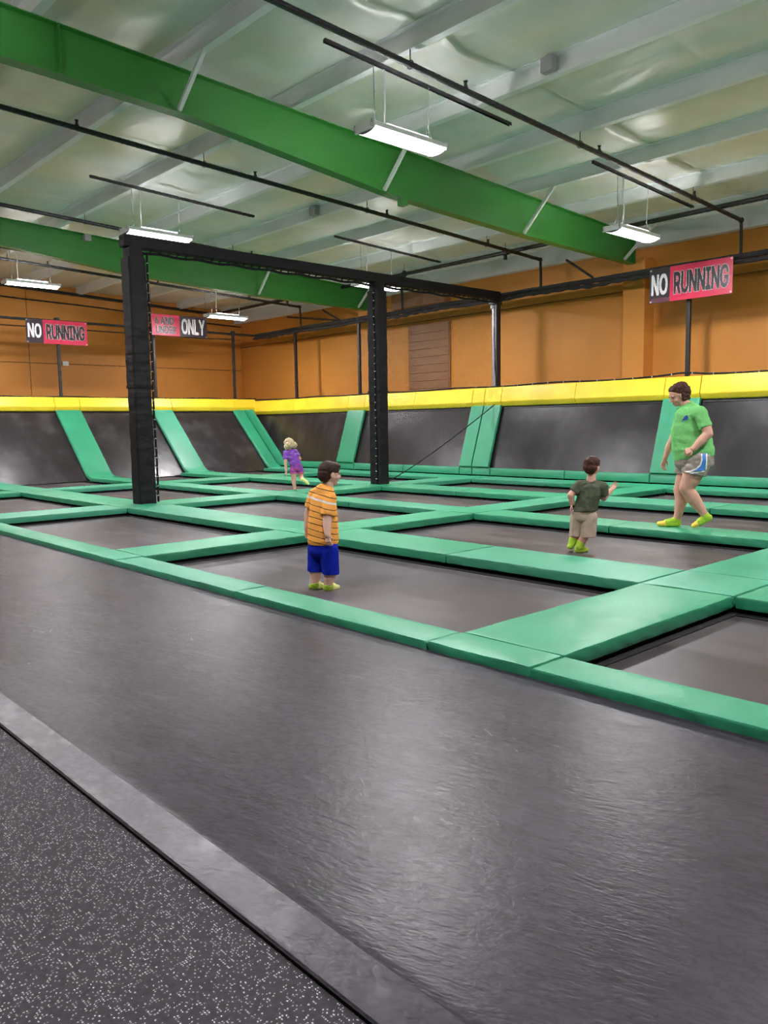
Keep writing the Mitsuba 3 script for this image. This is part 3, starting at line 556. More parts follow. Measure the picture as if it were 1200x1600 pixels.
post((-2.8, 15.12, 1.9), (-2.8, 15.12, 4.16), 0.075, 'black post on the right wall outside the photo')
for y, l in ((8.70, 'black post below the left no running banner'), (11.55, 'black post just right of the left column, below the six and under banner'), (14.32, 'black post at the back corner on the left wall'), (5.9, 'black post on the left wall outside the photo')):
    post((XLR, y, 2.0), (XLR, y, 4.22), 0.07, l)
k = thing('steel_post', 'satin steel post on the right wall carrying the end of the black overhead beam', 'post')
obj('shaft', rbx(-12.50, -12.39, 15.02, 15.13, 1.9, 4.0, 0.008), 'satin_steel', k)
obj('sleeve', rbx(-12.39, -12.34, 15.01, 15.15, 1.9, 4.1, 0.008), 'black_steel', k)
obj('cap', rbx(-12.56, -12.33, 14.96, 15.2, 3.98, 4.14, 0.015), 'black_steel', k)
obj('collar', rbx(-12.52, -12.47, 14.985, 15.03, 3.90, 4.06, 0.006), 'lamp_white', k)
rl = thing('top_rail', 'long black wrapped rail along the right orange wall carrying the banner', 'rail')
wob = lambda x: 0.012 * math.sin(x * 2.1) + 0.008 * math.sin(x * 5.3)
obj('pipe', tube([(x, 15.12, 4.19 + wob(x) * 0.3) for x in np.linspace(-22.6, 2.3, 60)], 0.055, 8), 'rail_wrap', rl, 40)
obj('net_roll', tube([(x, 15.06, 4.09 + wob(x)) for x in np.linspace(-22.6, 2.3, 140)], [0.045 + 0.014 * math.sin(x * 17) for x in np.linspace(-22.6, 2.3, 140)], 8), 'rail_wrap', rl, 40)
rl = thing('top_rail', 'thin black rail along the left orange wall carrying the banners', 'rail')
obj('pipe', tube([(XLR, y, 4.20) for y in np.linspace(3.0, 15.1, 20)], 0.035, 8), 'black_steel', rl, 40)
obj('cable', tube([(XLR - 0.12, y, 4.06 - 0.05 * math.sin(math.pi * ((y - 3) / 2.85 % 1))) for y in np.linspace(3.0, 14.4, 90)], 0.012, 5), 'cord', rl)
rp = thing('net_rope', 'black rope with small hooks along the top of the right yellow pads', 'rope')
rz = lambda x: 2.085 + 0.035 * math.exp(-((x + 7.67) / 0.35) ** 2) + 0.012 * math.sin(x * 2.2)
obj('rope', tube([(x, 15.0, rz(x)) for x in np.linspace(-22.7, 2.2, 240)], 0.019, 6), 'cord', rp)
for x in np.arange(-22.2, 2.2, 0.42): obj('hook', tube([(x, 14.975, rz(x) - 0.03), (x, 14.972, rz(x) + 0.02)], 0.009, 5), 'white_tie' if x > -13 else 'cord', rp)
rp = thing('net_rope', 'black rope along the top of the left yellow pads', 'rope')
obj('rope', tube([(XT - 0.12, y, 2.13 + 0.012 * math.sin(y * 3)) for y in np.linspace(3.2, 15.0, 100)], 0.017, 6), 'cord', rp)

def column(x, y, label, lace_dirs):
    c = thing('padded_column', label, 'column')
    w = 0.142
    def sleeve(z0, z1, ww, seed):
        nz = max(6, int((z1 - z0) / 0.05)); per = []
        q = [(-1, -1), (1, -1), (1, 1), (-1, 1)]
        for s in range(4):
            a, b = np.array(q[s]), np.array(q[(s + 1) % 4])
            for t in np.linspace(0.06, 0.94, 7): per.append(a + (b - a) * t)
        per = np.array(per) * ww; n = len(per); V = []
        for i in range(nz + 1):
            z = z0 + (z1 - z0) * i / nz
            k = meshkit.fbm(np.c_[per[:, 0] * 7 + x, per[:, 1] * 7 + y, np.full(n, z * 6.0 + seed)], 3, 4) - 0.5
            sc = 1 + (0.11 * k)[:, None]
            V.append(np.c_[x + per * sc + 0, np.full(n, z)] if False else np.c_[x + per[:, 0] * sc[:, 0], y + per[:, 1] * sc[:, 0], np.full(n, z)])
        V = np.vstack(V); F = []
        for i in range(nz):
            for j in range(n):
                a, b = i * n + j, i * n + (j + 1) % n; F += [[a, b, b + n], [a, b + n, a + n]]
        V = np.vstack([V, [[x, y, z1]], [[x, y, z0]]]); t, u = len(V) - 2, len(V) - 1
        for j in range(n): F += [[t, nz * n + j, nz * n + (j + 1) % n], [u, (j + 1) % n, j]]
        return trimesh.Trimesh(V, F, process=False)
    obj('lower_sleeve', sleeve(-0.02, 1.93, w, 0), 'black_fabric', c, 45)
    obj('upper_sleeve', sleeve(1.90, 3.90, w * 1.03, 9), 'black_fabric', c, 45)
    tag(obj('strap', cat(bx(x - w * 1.06, x + w * 1.06, y - w * 1.06, y + w * 1.06, 1.87, 1.91)), 'black_void', c), 'black strap around the sleeve joint')
    obj('steel_core', bx(x - 0.11, x + 0.11, y - 0.11, y + 0.11, 3.85, 4.08), 'black_fabric', c)
    for (dx, dy) in lace_dirs:
        cx, cy = x + dx * (w + 0.022), y + dy * (w + 0.022)
        tag(obj('net_cord', tube([(cx + 0.012 * math.sin(z * 3), cy, z) for z in np.linspace(0.02, 4.0, 30)], 0.018, 6), 'cord', c), 'black border rope of the net')
        ties = [cat(bx(cx - 0.009, cx + 0.009, cy - 0.009, cy + 0.009, z, z + 0.013), ) for z in np.arange(0.12, 3.95, 0.155)]
        laces = [tube([(cx, cy, z), (x + dx * w * 0.9, y + dy * w * 0.9, z + 0.07)], 0.006, 4) for z in np.arange(0.12, 3.9, 0.155)]
        k = obj('net_tie', cat(*[t.apply_translation((0.02, -0.012, 0)) or t for t in ties]), 'white_tie', c); tag(k, 'small white ties of the net lacing', kind='stuff')
        k = obj('net_lacing', cat(*laces), 'cord', c); tag(k, 'black lacing cord', kind='stuff')
    return c
CX = -12.30
column(CX, 5.98, 'black padded column at the left, standing on the green pads', [(0.0, 1.0), (0.25, 1.35)])
column(CX, 11.18, 'black padded column in the middle of the photo, behind the boy in the orange shirt', [(0.45, -1.0), (0.0, 1.0)])
ob = thing('overhead_beam', 'black wrapped overhead beam joining the two padded columns to the right wall', 'beam')
obj('beam', rbx(CX - 0.10, CX + 0.10, 5.80, 15.0, 4.06, 4.25, 0.02), 'black_fabric', ob)
obj('net_cord', tube([(CX, y, 4.01 + 0.010 * math.sin(y * 9)) for y in np.linspace(6.15, 15.0, 120)], 0.022, 6), 'cord', ob)
k = obj('net_lacing', cat(*[tube([(CX, y, 4.01), (CX + 0.05, y + 0.06, 4.085)], 0.012, 4) for y in np.arange(6.25, 14.95, 0.16)]), 'cord', ob); tag(k, 'black lacing cords below the beam', kind='stuff')
nt = thing('safety_net', 'thin black safety net hanging between the right column and the right wall', 'net')
cords = []
ztop, zbot = 4.0, lambda y: 0.05 + (1.72 - 0.05) * max(0, (y - 11.4) / 3.6) ** 1.15
for y in np.arange(11.42, 14.98, 0.03): cords.append(tube([(CX, y, ztop), (CX, y, zbot(y))], 0.0006, 3, False))
for z in np.arange(0.12, 4.0, 0.03):
    y_end = 11.4 + 3.6 * max(0.0, min(1.0, (max(z - 0.05, 0) / 1.67))) ** (1 / 1.15)
    if y_end > 11.45: cords.append(tube([(CX, 11.40, z), (CX, min(y_end, 15.0), z)], 0.0006, 3, False))
k = obj('mesh_cords', cat(*cords), 'cord', nt); tag(k, 'fine black net cords', kind='stuff')
obj('border_rope', tube([(CX, y, zbot(y)) for y in np.linspace(11.4, 15.0, 24)], 0.011, 6), 'cord', nt)
k = obj('hanging_cord', tube([(-12.28, 14.85, 4.0), (-12.27, 14.83, 3.2), (-12.29, 14.88, 2.5), (-12.30, 14.96, 2.1)], 0.012, 6), 'cord', nt)

# ---------------------------------------------------------------- banners
def glyph(ch):
    m = meshkit.text_mesh(ch, 1.0, 0.01, True)
    f = m.faces[(m.face_normals[:, 2] > 0.9)]
    return unary_union([q.buffer(1e-4) for q in (Polygon(m.vertices[t][:, :2]) for t in f) if q.area > 1e-9])
def text_poly(s, w, h, gap=0.12):
    """the word in a box w by h, its letters set apart one by one"""
    from shapely import affinity
    out, x = [], 0.0
    for ch in s:
        if ch == ' ': x += 0.32; continue
        g = glyph(ch); x0, y0, x1, y1 = g.bounds
        out.append(affinity.translate(affinity.scale(g, 1, 1 / (y1 - y0), origin=(x0, y0)), x - x0, -y0)); x += x1 - x0 + gap
    g = unary_union(out); x0, y0, x1, y1 = g.bounds
    return affinity.scale(g, w / (x1 - x0), h / (y1 - y0), origin=(0, 0))
def poly_mesh(g, depth):
    gs = [q for q in (g.geoms if hasattr(g, 'geoms') else [g]) if q.area > 1e-6]
    return cat(*[trimesh.creation.extrude_polygon(q.simplify(0.0008), depth, engine='earcut') for q in gs])
def banner(name_label, origin, eu, en, W, Hh, blocks):
    """blocks: (u0, u1, material, [(text, u, v, w, h, fill, outline)])"""
    b = thing('banner', name_label, 'banner'); ev = EZ
    def put(mesh, w0):
        v = mesh.vertices; mesh.vertices = np.asarray(origin) + v[:, :1] * eu + v[:, 1:2] * ev + (v[:, 2:3] + w0) * en
        if np.linalg.det(np.stack([eu, ev, en])) < 0: mesh.faces = mesh.faces[:, ::-1]
        return mesh
    for (u0, u1, m, texts) in blocks:
        pk = obj('panel', put(cat(bx(u0, u1, 0, Hh, 0, 0.004)), 0), m, b)
        for (s, u, v, w, h, fill, outl, sink) in texts:
            from shapely import affinity
            g = affinity.translate(text_poly(s, w, h), u, v)
            if outl: obj('letter_outline', put(poly_mesh(g.buffer(0.014 if h > 0.3 else 0.009).difference(g.buffer(0.006 if h > 0.3 else 0.004)), 0.002), 0.004), outl, pk)
            obj('lettering', put(poly_mesh(g.buffer(0.007 if h > 0.3 else 0.005), 0.0025), 0.004), fill, pk)
    for u in (0.03, W - 0.03):
        for v in (0.03, Hh - 0.03): obj('grommet', put(trimesh.creation.annulus(0.008, 0.018, 0.004), 0.004).copy() if False else put(_ann(u, v), 0.004), 'sign_white', b)
    return b, put
def _ann(u, v):
    m = trimesh.creation.annulus(0.007, 0.018, 0.004, sections=12); m.apply_translation((u, v, 0)); return m
NOR = lambda W, Hh, sp: [(0, sp, 'sign_black', [('NO', 0.05, 0.15, sp - 0.10, Hh - 0.27, 'sign_white', None, 0)]),
                         (sp, W, 'sign_red', [('RUNNING', sp + 0.09, 0.13, W - sp - 0.17, Hh - 0.25, 'sign_black', 'sign_white', 0)])]
b, put = banner('red and black NO RUNNING banner on the right wall rail above the woman', (-8.42, 14.96, 3.52), EX, -EY, 1.66, 0.66, NOR(1.66, 0.66, 0.43))
for k_ in range(14):
    u = 0.01 + k_ * 0.03
    obj('hatch_line', put(poly_mesh(Polygon([(u, 0.012), (u + 0.008, 0.012), (min(u + 0.058, 0.428), 0.092), (min(u + 0.050, 0.42), 0.092)]), 0.001), 0.004), 'sign_pink', b)
banner('red and black NO RUNNING banner on the left wall, left of the left column', (XLR + 0.06, 7.84, 3.57), EY, EX, 1.67, 0.64, NOR(1.67, 0.64, 0.45))
b, put = banner('red and black banner reading 6 AND UNDER ONLY, just right of the left column', (XLR + 0.30, 11.33, 3.97), EY, EX, 1.87, 0.62,
       [(0, 0.94, 'sign_red', [('6 AND', 0.15, 0.335, 0.60, 0.215, 'sign_black', 'sign_white', 0), ('UNDER', 0.16, 0.07, 0.66, 0.215, 'sign_black', 'sign_white', 0)]),
        (0.94, 1.87, 'sign_black', [('ONLY', 1.01, 0.09, 0.78, 0.45, 'sign_white', None, 0)])])
for y in (11.36, 13.17): obj('wire', tube([(XLR + 0.30, y, 4.58), (XLR + 0.30, y, roof_z(y) + 0.16)], 0.004, 4), 'cord', b)
# ---------------------------------------------------------------- people
def hull_chain(pts):
    """[(point, radius), ...] as tapered bones"""
    s = [m3.Manifold.sphere(r, 18).translate(tuple(map(float, p))) for p, r in pts]
    return [m3.Manifold.batch_hull([a, b]) for a, b in zip(s[:-1], s[1:])]
def ell(c, r, yaw=0.0, tilt=0.0):
    return m3.Manifold.sphere(1.0, 24).scale(tuple(r)).rotate((0, tilt, 0)).rotate((0, 0, yaw)).translate(tuple(map(float, c)))
def union(ms): return m3.Manifold.batch_boolean([m for m in ms], m3.OpType.Add)
def soft(man, length, it=8, lamb=0.5):
    t = to_tm(man.refine_to_length(length)); t.merge_vertices(); trimesh.smoothing.filter_taubin(t, lamb=lamb, nu=lamb + 0.02, iterations=it); return t
def as_man(t): return m3.Manifold(m3.Mesh(np.asarray(t.vertices, np.float32), np.asarray(t.faces, np.uint32)))
class Body:
    """local axes: s to the right of the photo, d away from the camera, u up; metres from the standing point"""
    def __init__(self, foot, z, k=1.0):
        self.o = np.array([foot[0], foot[1], z]); self.k = k
        self.a = np.array([foot[0], foot[1], 0.0]) / math.hypot(*foot); self.r = np.array([self.a[1], -self.a[0], 0.0])
    def world(self, tm):
        v = np.asarray(tm.vertices); tm = tm.copy(); tm.vertices = self.o + v[:, :1] * self.r * self.k + v[:, 1:2] * self.a + v[:, 2:3] * EZ
        tm.faces = tm.faces[:, ::-1] if np.linalg.det(np.stack([self.r, self.a, EZ])) < 0 else tm.faces; return tm
    def add(self, name, tm, m, parent, label=None, smooth=True):
        k = obj(name, self.world(tm), m, parent, smooth)
        if label: tag(k, label)
        return k
def hand(wrist, d, palm, size, curl, side=1):
    """palm, four bent fingers of unequal length and a thumb from the side of the palm; d points to the fingertips, palm is the palm's normal"""
    w = np.asarray(wrist, float); d = np.asarray(d, float) / np.linalg.norm(d); pn = np.asarray(palm, float); pn = pn - d * (pn @ d); pn /= np.linalg.norm(pn); sd = np.cross(d, pn) * side
    k = size / 0.18; ms = []
    pc = [w + d * 0.012 * k, w + d * 0.085 * k + sd * 0.030 * k, w + d * 0.085 * k - sd * 0.030 * k, w + d * 0.03 * k + sd * 0.022 * k, w + d * 0.03 * k - sd * 0.022 * k]
    ms.append(m3.Manifold.batch_hull([m3.Manifold.sphere(0.0135 * k, 12).translate(tuple(p)) for p in pc]))
    for i, (off, L) in enumerate(((0.031, 0.072), (0.0105, 0.082), (-0.0105, 0.076), (-0.031, 0.060))):
        p = w + d * 0.082 * k + sd * off * k; dirv = d + sd * off * 2.0; dirv /= np.linalg.norm(dirv); seq = [(p, 0.0095 * k)]
        a = 0.0
        for j, fr in enumerate((0.45, 0.30, 0.25)):
            a += curl * (0.75, 1.0, 0.8)[j]
            p = p + (dirv * math.cos(a) + pn * math.sin(a)) * L * fr * k; seq.append((p, (0.0088, 0.008, 0.0072)[j] * k))
        ms += hull_chain(seq)
    p = w + d * 0.028 * k + sd * 0.026 * k; q = p + (sd * 0.75 + d * 0.55 + pn * 0.35) * 0.036 * k; r = q + (d * 0.9 + pn * (0.3 + curl * 0.4) - sd * 0.1 * curl) * 0.030 * k
    ms += hull_chain([(p, 0.0125 * k), (q, 0.0105 * k), (r, 0.0085 * k)])
    t = soft(union(ms), 0.006 * k, 4); return as_man(t)
def head(c, yaw, pitch, h):
    """union of skull, jaw, nose, brow, cheeks and ears; the face looks along +x before the turn (yaw about u, degrees; pitch down positive)"""
    k = h / 0.22
    S = lambda x, y, z, a, b, e: m3.Manifold.sphere(1.0, 24).scale((a * k, b * k, e * k)).translate((x * k, y * k, z * k))
    ms = [S(-0.012, 0, 0.028, 0.094, 0.076, 0.085), m3.Manifold.batch_hull([S(0.022, 0, -0.012, 0.062, 0.060, 0.06), S(0.048, 0, -0.078, 0.026, 0.028, 0.022), S(-0.01, 0, -0.03, 0.055, 0.058, 0.05)]),
          m3.Manifold.batch_hull([S(0.082, 0, 0.018, 0.008, 0.008, 0.01), S(0.098, 0, -0.018, 0.011, 0.012, 0.010), S(0.078, 0, -0.022, 0.01, 0.018, 0.010)]),
          S(0.068, 0.030, 0.026, 0.014, 0.024, 0.010), S(0.068, -0.030, 0.026, 0.014, 0.024, 0.010), S(0.050, 0.036, -0.026, 0.026, 0.022, 0.024), S(0.050, -0.036, -0.026, 0.026, 0.022, 0.024),
          S(0.072, 0, -0.055, 0.014, 0.024, 0.009), S(0.066, 0, -0.080, 0.014, 0.016, 0.012)]
    ears = [S(-0.008, s * 0.077, -0.006, 0.020, 0.010, 0.030) for s in (-1, 1)]
    place = lambda m: m.rotate((0, pitch, 0)).rotate((0, 0, yaw)).translate(tuple(map(float, c)))
    t = soft(union(ms + ears), 0.011 * k, 6)
    eyes = [place(S(0.0735, s * 0.031, 0.008, 0.006, 0.010, 0.005)) for s in (-1, 1)]
    lips = place(S(0.083, 0, -0.052, 0.007, 0.022, 0.006)); brow = [place(S(0.079, s * 0.031, 0.030, 0.005, 0.018, 0.0035)) for s in (-1, 1)]
    return place(as_man(t)), eyes, lips, brow, place, S, k
def finish_face(B, p, eyes, lips, brow, hairm):
    for e in eyes: B.add('eye', to_tm(e), 'eye_dark', p)
    for e in brow: B.add('eyebrow', to_tm(e), hairm, p)
    B.add('mouth', to_tm(lips), 'lip', p)
def rough_hair(man, length, amp, freq, seed, it=3):
    t = soft(man, length, it); v = np.asarray(t.vertices); n = np.asarray(t.vertex_normals)
    t.vertices = v + n * ((meshkit.fbm(v * freq, 3, seed) - 0.42) * amp)[:, None]; return t
def fold(t, amp, freq, seed, squash=(1, 1, 1.0)):
    v = np.asarray(t.vertices); n = np.asarray(t.vertex_normals); t.vertices = v + n * ((meshkit.fbm(v * np.asarray(freq) , 3, seed) - 0.5) * amp)[:, None]; return t
def cut_below(man, z, tilt=(0, 0)):
    """keeps what is above the plane u = z + tilt.s * s + tilt.d * d"""
    n = np.array([-tilt[0], -tilt[1], 1.0]); L = np.linalg.norm(n); return man.trim_by_plane(tuple(n / L), z / L)
def cut_at(man, point, normal):
    n = np.asarray(normal, float); n /= np.linalg.norm(n); return man.trim_by_plane(tuple(n), float(np.asarray(point) @ n))
def foot(heel, toe, ankle, k, r=0.034):
    h, t, a = map(lambda q: np.asarray(q, float), (heel, toe, ankle)); m = t * 0.62 + h * 0.38
    return hull_chain([(a, 0.040 * k), (h, r * k)]) + hull_chain([(a, 0.040 * k), (m + (0, 0, 0.012 * k), 0.036 * k)]) + hull_chain([(h, r * k), (m, 0.036 * k), (t, 0.026 * k)])
P3 = lambda s, d, u: np.array([s, d, u], float)

# --- woman in the green shirt, walking to the left along the pad
W = thing('person', 'woman in a bright green shirt and taupe shorts walking on the green pads', 'person')
B = Body(WOMAN, 0.012, 0.95)
hd, eyes, lips, brow, place, S, k = head(P3(-0.135, 0.00, 1.478), 205, 27, 0.232)
neck = [(P3(-0.105, 0.0, 1.435), 0.060), (P3(-0.015, 0.02, 1.345), 0.070)]
shL, shR = P3(0.115, -0.17, 1.285), P3(-0.085, 0.17, 1.25)
elL, wrL = P3(0.205, -0.235, 1.055), P3(0.05, -0.285, 0.895)
elR, wrR = P3(-0.185, 0.24, 0.985), P3(-0.265, 0.20, 0.775)
hiL, knL, anL = P3(0.105, -0.095, 0.74), P3(-0.020, -0.10, 0.455), P3(0.205, -0.07, 0.135)
hiR, knR, anR = P3(0.015, 0.095, 0.73), P3(-0.085, 0.085, 0.415), P3(-0.115, 0.055, 0.085)
torso = [ell((0.005, 0, 1.24), (0.145, 0.175, 0.12)), ell((0.03, 0, 1.05), (0.165, 0.175, 0.16)), ell((0.06, 0, 0.86), (0.175, 0.185, 0.15)), ell((0.075, 0, 0.76), (0.165, 0.185, 0.11))]
tors = [m3.Manifold.batch_hull([a, b]) for a, b in zip(torso[:-1], torso[1:])]
def limbs(sc=1.0):
    ms = hull_chain([(hiL, 0.125), (P3(0.035, -0.1, 0.56), 0.106), (knL, 0.078), (P3(0.065, -0.088, 0.335), 0.078), (P3(0.165, -0.076, 0.20), 0.050), (anL, 0.042)])
    ms += hull_chain([(hiR, 0.120), (P3(-0.035, 0.09, 0.56), 0.100), (knR, 0.076), (P3(-0.068, 0.078, 0.31), 0.074), (P3(-0.095, 0.06, 0.16), 0.050), (anR, 0.042)])
    ms += hull_chain([(shL, 0.068), (P3(0.170, -0.21, 1.16), 0.063), (elL, 0.053), (P3(0.125, -0.265, 0.975), 0.050), (wrL, 0.033)])
    ms += hull_chain([(shR, 0.060), (elR, 0.046), (P3(-0.225, 0.22, 0.90), 0.043), (wrR, 0.029)])
    return ms
footL = foot(P3(0.245, -0.068, 0.125), P3(0.075, -0.075, 0.030), anL + P3(0.0, 0, 0.0), 0.92); footR = foot(P3(-0.10, 0.05, 0.034), P3(-0.315, 0.045, 0.026), P3(-0.115, 0.055, 0.07), 0.92)
body = soft(union(limbs() + tors + hull_chain(neck) + [hd] + footL + footR), 0.016, 6)
body = as_man(body) + hand(wrL, (-0.80, -0.1, -0.32), (0.1, 0.85, -0.5), 0.165, 1.05, 1) + hand(wrR, (-0.30, 0.0, -1), (0.8, -0.6, 0), 0.165, 0.45, -1)
B.add('body', to_tm(body), 'skin_woman', W); finish_face(B, W, eyes, lips, brow, 'hair_brown')
hair = union([place(S(-0.046, 0, 0.050, 0.096, 0.094, 0.080)), place(S(-0.072, 0, 0.010, 0.078, 0.096, 0.088)), place(S(-0.065, 0.0, -0.045, 0.060, 0.088, 0.050)), place(S(0.000, 0.0, 0.086, 0.062, 0.074, 0.034)),
              place(S(-0.040, 0.076, -0.020, 0.044, 0.026, 0.060)), place(S(-0.040, -0.076, -0.020, 0.044, 0.026, 0.060))])
B.add('hair', rough_hair(hair, 0.010, 0.034, 42, 3), 'hair_brown', W, 'short curly brown hair')
# shirt
big = [ell((0.0, 0, 1.255), (0.168, 0.185, 0.125)), ell((0.012, 0, 1.06), (0.222, 0.200, 0.17)), ell((0.048, 0, 0.88), (0.236, 0.212, 0.15)), ell((0.062, 0, 0.76), (0.228, 0.212, 0.12))]
sh = [m3.Manifold.batch_hull([a, b]) for a, b in zip(big[:-1], big[1:])] + hull_chain([(P3(-0.030, 0.015, 1.340), 0.095), (shL * 0.8 + P3(0, 0, 0.26), 0.07)]) + hull_chain([(P3(-0.030, 0.015, 1.340), 0.095), (shR * 0.8 + P3(0, 0, 0.25), 0.07)])
sh = cut_below(union(sh), 0.775, (0.13, 0.0)); sh = cut_at(sh, P3(-0.045, 0.01, 1.385), (0.45, 0.0, -1))
slL = cut_at(union(hull_chain([(P3(0.06, -0.12, 1.27), 0.09), (shL, 0.076), (elL, 0.074)])), elL * 0.72 + shL * 0.28, shL - elL); slR = cut_at(union(hull_chain([(P3(-0.06, 0.12, 1.24), 0.088), (shR, 0.074), (elR, 0.070)])), elR * 0.66 + shR * 0.34, shR - elR)
st = fold(soft(sh + slL + slR, 0.014, 5), 0.022, (4, 4, 17), 5); shk = B.add('shirt', st, 'shirt_green', W, 'bright green short sleeved shirt')
collar = [(P3(-0.048 + 0.083 * math.cos(a), 0.012 + 0.083 * math.sin(a), 1.372 + 0.037 * math.cos(a)), 0.012) for a in np.linspace(0, 2 * math.pi, 19)]
B.add('collar', to_tm(union(hull_chain(collar))), 'shirt_green', shk)
def on_surface(tm, s, u):
    """depth of the front of the mesh at (s, u): where the cloth lies"""
    v = np.asarray(tm.vertices); w = np.hypot(v[:, 0] - s, v[:, 2] - u); i = np.argsort(w)[:40]; return v[i, 1].min()
def patch(tm, outline, m, name, parent, off=0.004, label=None, step=0.012):
    """a print on the cloth: the outline (s, u) draped on the camera side of the mesh"""
    g = Polygon(outline); pts = [(x, y) for x, y in g.exterior.segmentize(step).coords]
    t = trimesh.creation.triangulate_polygon(g.segmentize(step), engine='earcut'); vv, ff = t
    mesh = trimesh.Trimesh(np.c_[vv[:, 0], np.zeros(len(vv)), vv[:, 1]], ff, process=False)
    for _ in range(2): mesh = mesh.subdivide()
    rays = np.asarray(mesh.vertices); org = np.c_[rays[:, 0], np.full(len(rays), -2.0), rays[:, 2]]
    loc, ri, _ = tm.ray.intersects_location(org, np.tile([0, 1.0, 0], (len(org), 1)), multiple_hits=False)
    dd = np.full(len(org), np.nan); dd[ri] = loc[:, 1]
    for q in np.where(np.isnan(dd))[0]: dd[q] = on_surface(tm, rays[q, 0], rays[q, 2])
    front = rays.copy(); front[:, 1] = dd - off; n = len(front); back = rays.copy(); back[:, 1] = dd + 0.002
    e = mesh.edges[trimesh.grouping.group_rows(mesh.edges_sorted, require_count=1)]
    F = np.vstack([mesh.faces, mesh.faces[:, ::-1] + n, np.c_[e[:, 0], e[:, 1], e[:, 1] + n], np.c_[e[:, 0], e[:, 1] + n, e[:, 0] + n]])
    return B.add(name, trimesh.Trimesh(np.vstack([front, back]), F, process=False), m, parent, label, smooth=False)
patch(st, [(-0.075, 1.205), (-0.012, 1.222), (-0.014, 1.246), (-0.030, 1.262), (-0.045, 1.255), (-0.066, 1.226)], 'logo_navy', 'logo', shk, label='small navy logo on the chest')
patch(st, [(-0.087, 1.195), (-0.015, 1.212), (-0.015, 1.217), (-0.087, 1.200)], 'panel_blue', 'logo_line', shk)
# shorts
so = [m3.Manifold.batch_hull([ell((0.058, 0, 0.83), (0.215, 0.200, 0.09)), ell((0.064, 0, 0.72), (0.222, 0.205, 0.09))])]
lgL = cut_at(union(hull_chain([(hiL + P3(0.0, 0, 0.02), 0.145), (P3(0.040, -0.1, 0.56), 0.143)])), P3(0.06, -0.1, 0.615), (0.25, 0, 1)); lgR = cut_at(union(hull_chain([(hiR + P3(0, 0, 0.02), 0.140), (P3(-0.035, 0.09, 0.54), 0.132)])), P3(-0.02, 0.09, 0.595), (0.1, 0, 1))
stt = fold(soft(union(so) + lgL + lgR, 0.013, 4), 0.02, (9, 9, 26), 8); sok = B.add('shorts', stt, 'shorts_taupe', W, 'taupe running shorts')
patch(stt, [(0.142, 0.84), (0.188, 0.84), (0.192, 0.76), (0.186, 0.665), (0.165, 0.655), (0.045, 0.648), (0.09, 0.675), (0.132, 0.715), (0.146, 0.77)], 'panel_blue', 'side_panel', sok, 0.006, 'blue side panel')
def trimline(pts, w=0.008):
    from shapely.geometry import LineString
    return list(LineString(pts).buffer(w, cap_style=2).exterior.coords)
patch(stt, trimline([(0.140, 0.84), (0.145, 0.77), (0.128, 0.715), (0.088, 0.675), (0.025, 0.648), (-0.07, 0.634)]), 'trim_white', 'piping', sok, 0.008, 'white piping')
patch(stt, trimline([(0.193, 0.84), (0.197, 0.76), (0.193, 0.66)]), 'trim_white', 'piping', sok, 0.008, 'white piping')
patch(stt, trimline([(-0.075, 0.618), (0.05, 0.630), (0.13, 0.640), (0.182, 0.648)]), 'trim_white', 'hem', sok, 0.008, 'white hem')
# socks
sL = cut_at(union(foot(P3(0.245, -0.068, 0.125), P3(0.075, -0.075, 0.030), anL, 1.06) + hull_chain([(anL, 0.049), (anL + P3(-0.03, 0, 0.05), 0.051)])), anL + P3(-0.015, 0, 0.022), (0.55, 0, -0.85))
sR = cut_at(union(foot(P3(-0.10, 0.05, 0.034), P3(-0.315, 0.045, 0.026), P3(-0.115, 0.055, 0.07), 1.06) + hull_chain([(anR, 0.049), (anR + P3(0, 0, 0.05), 0.051)])), anR + P3(0, 0, 0.005), (-0.35, 0, -1))
for q, (s_, nn_, pt) in enumerate(((sL, (0.88, 0, 0.48), P3(0.125, -0.07, 0.06)), (sR, (1.0, 0, 0.1), P3(-0.235, 0.05, 0.03)))):
    sk = B.add('sock', soft(cut_at(s_, pt, nn_), 0.012, 3), 'sock_green', W, 'lime green sock')
    B.add('sock_toe', soft(cut_at(s_, pt, -np.asarray(nn_)), 0.012, 3), 'sock_yellow', sk, 'orange yellow toe of the sock')

# --- boy in the orange striped shirt, seen from behind, facing right
W = thing('person', 'boy in an orange striped shirt and blue shorts standing in the dented trampoline', 'person')
B = Body(BOY1, -0.240)
sc = 0.0058
def q1(x, y, d=0.0): return P3((x - 503.5) * sc, d, (915 - y) * sc)
hd, eyes, lips, brow, place, S, k = head(q1(518.5, 737), 22, 6, 0.212)
shN, shF = q1(517, 773, -0.085), q1(494, 770, 0.11)
elN, wrN = q1(511.5, 808, -0.155), q1(512, 826, -0.20)
elF, wrF = q1(483, 800, 0.15), q1(480, 822, 0.13)
torso = [ell(q1(506, 778), (0.088, 0.120, 0.075), 35), ell(q1(505.5, 808), (0.105, 0.125, 0.10), 35), ell(q1(505, 840), (0.115, 0.130, 0.09), 35)]
ms = [m3.Manifold.batch_hull([a, b]) for a, b in zip(torso[:-1], torso[1:])] + hull_chain([(q1(515, 752), 0.050), (q1(510, 766), 0.056)])
ms += hull_chain([(shN, 0.046), (elN, 0.040), (wrN, 0.027)]) + hull_chain([(shF, 0.044), (elF, 0.036), (wrF, 0.025)])
hN, kN, aN = q1(513, 852, -0.06), q1(515, 884, -0.055), q1(510.5, 907, -0.05); hF, kF, aF = q1(496, 852, 0.06), q1(493, 884, 0.05), q1(490, 907, 0.04)
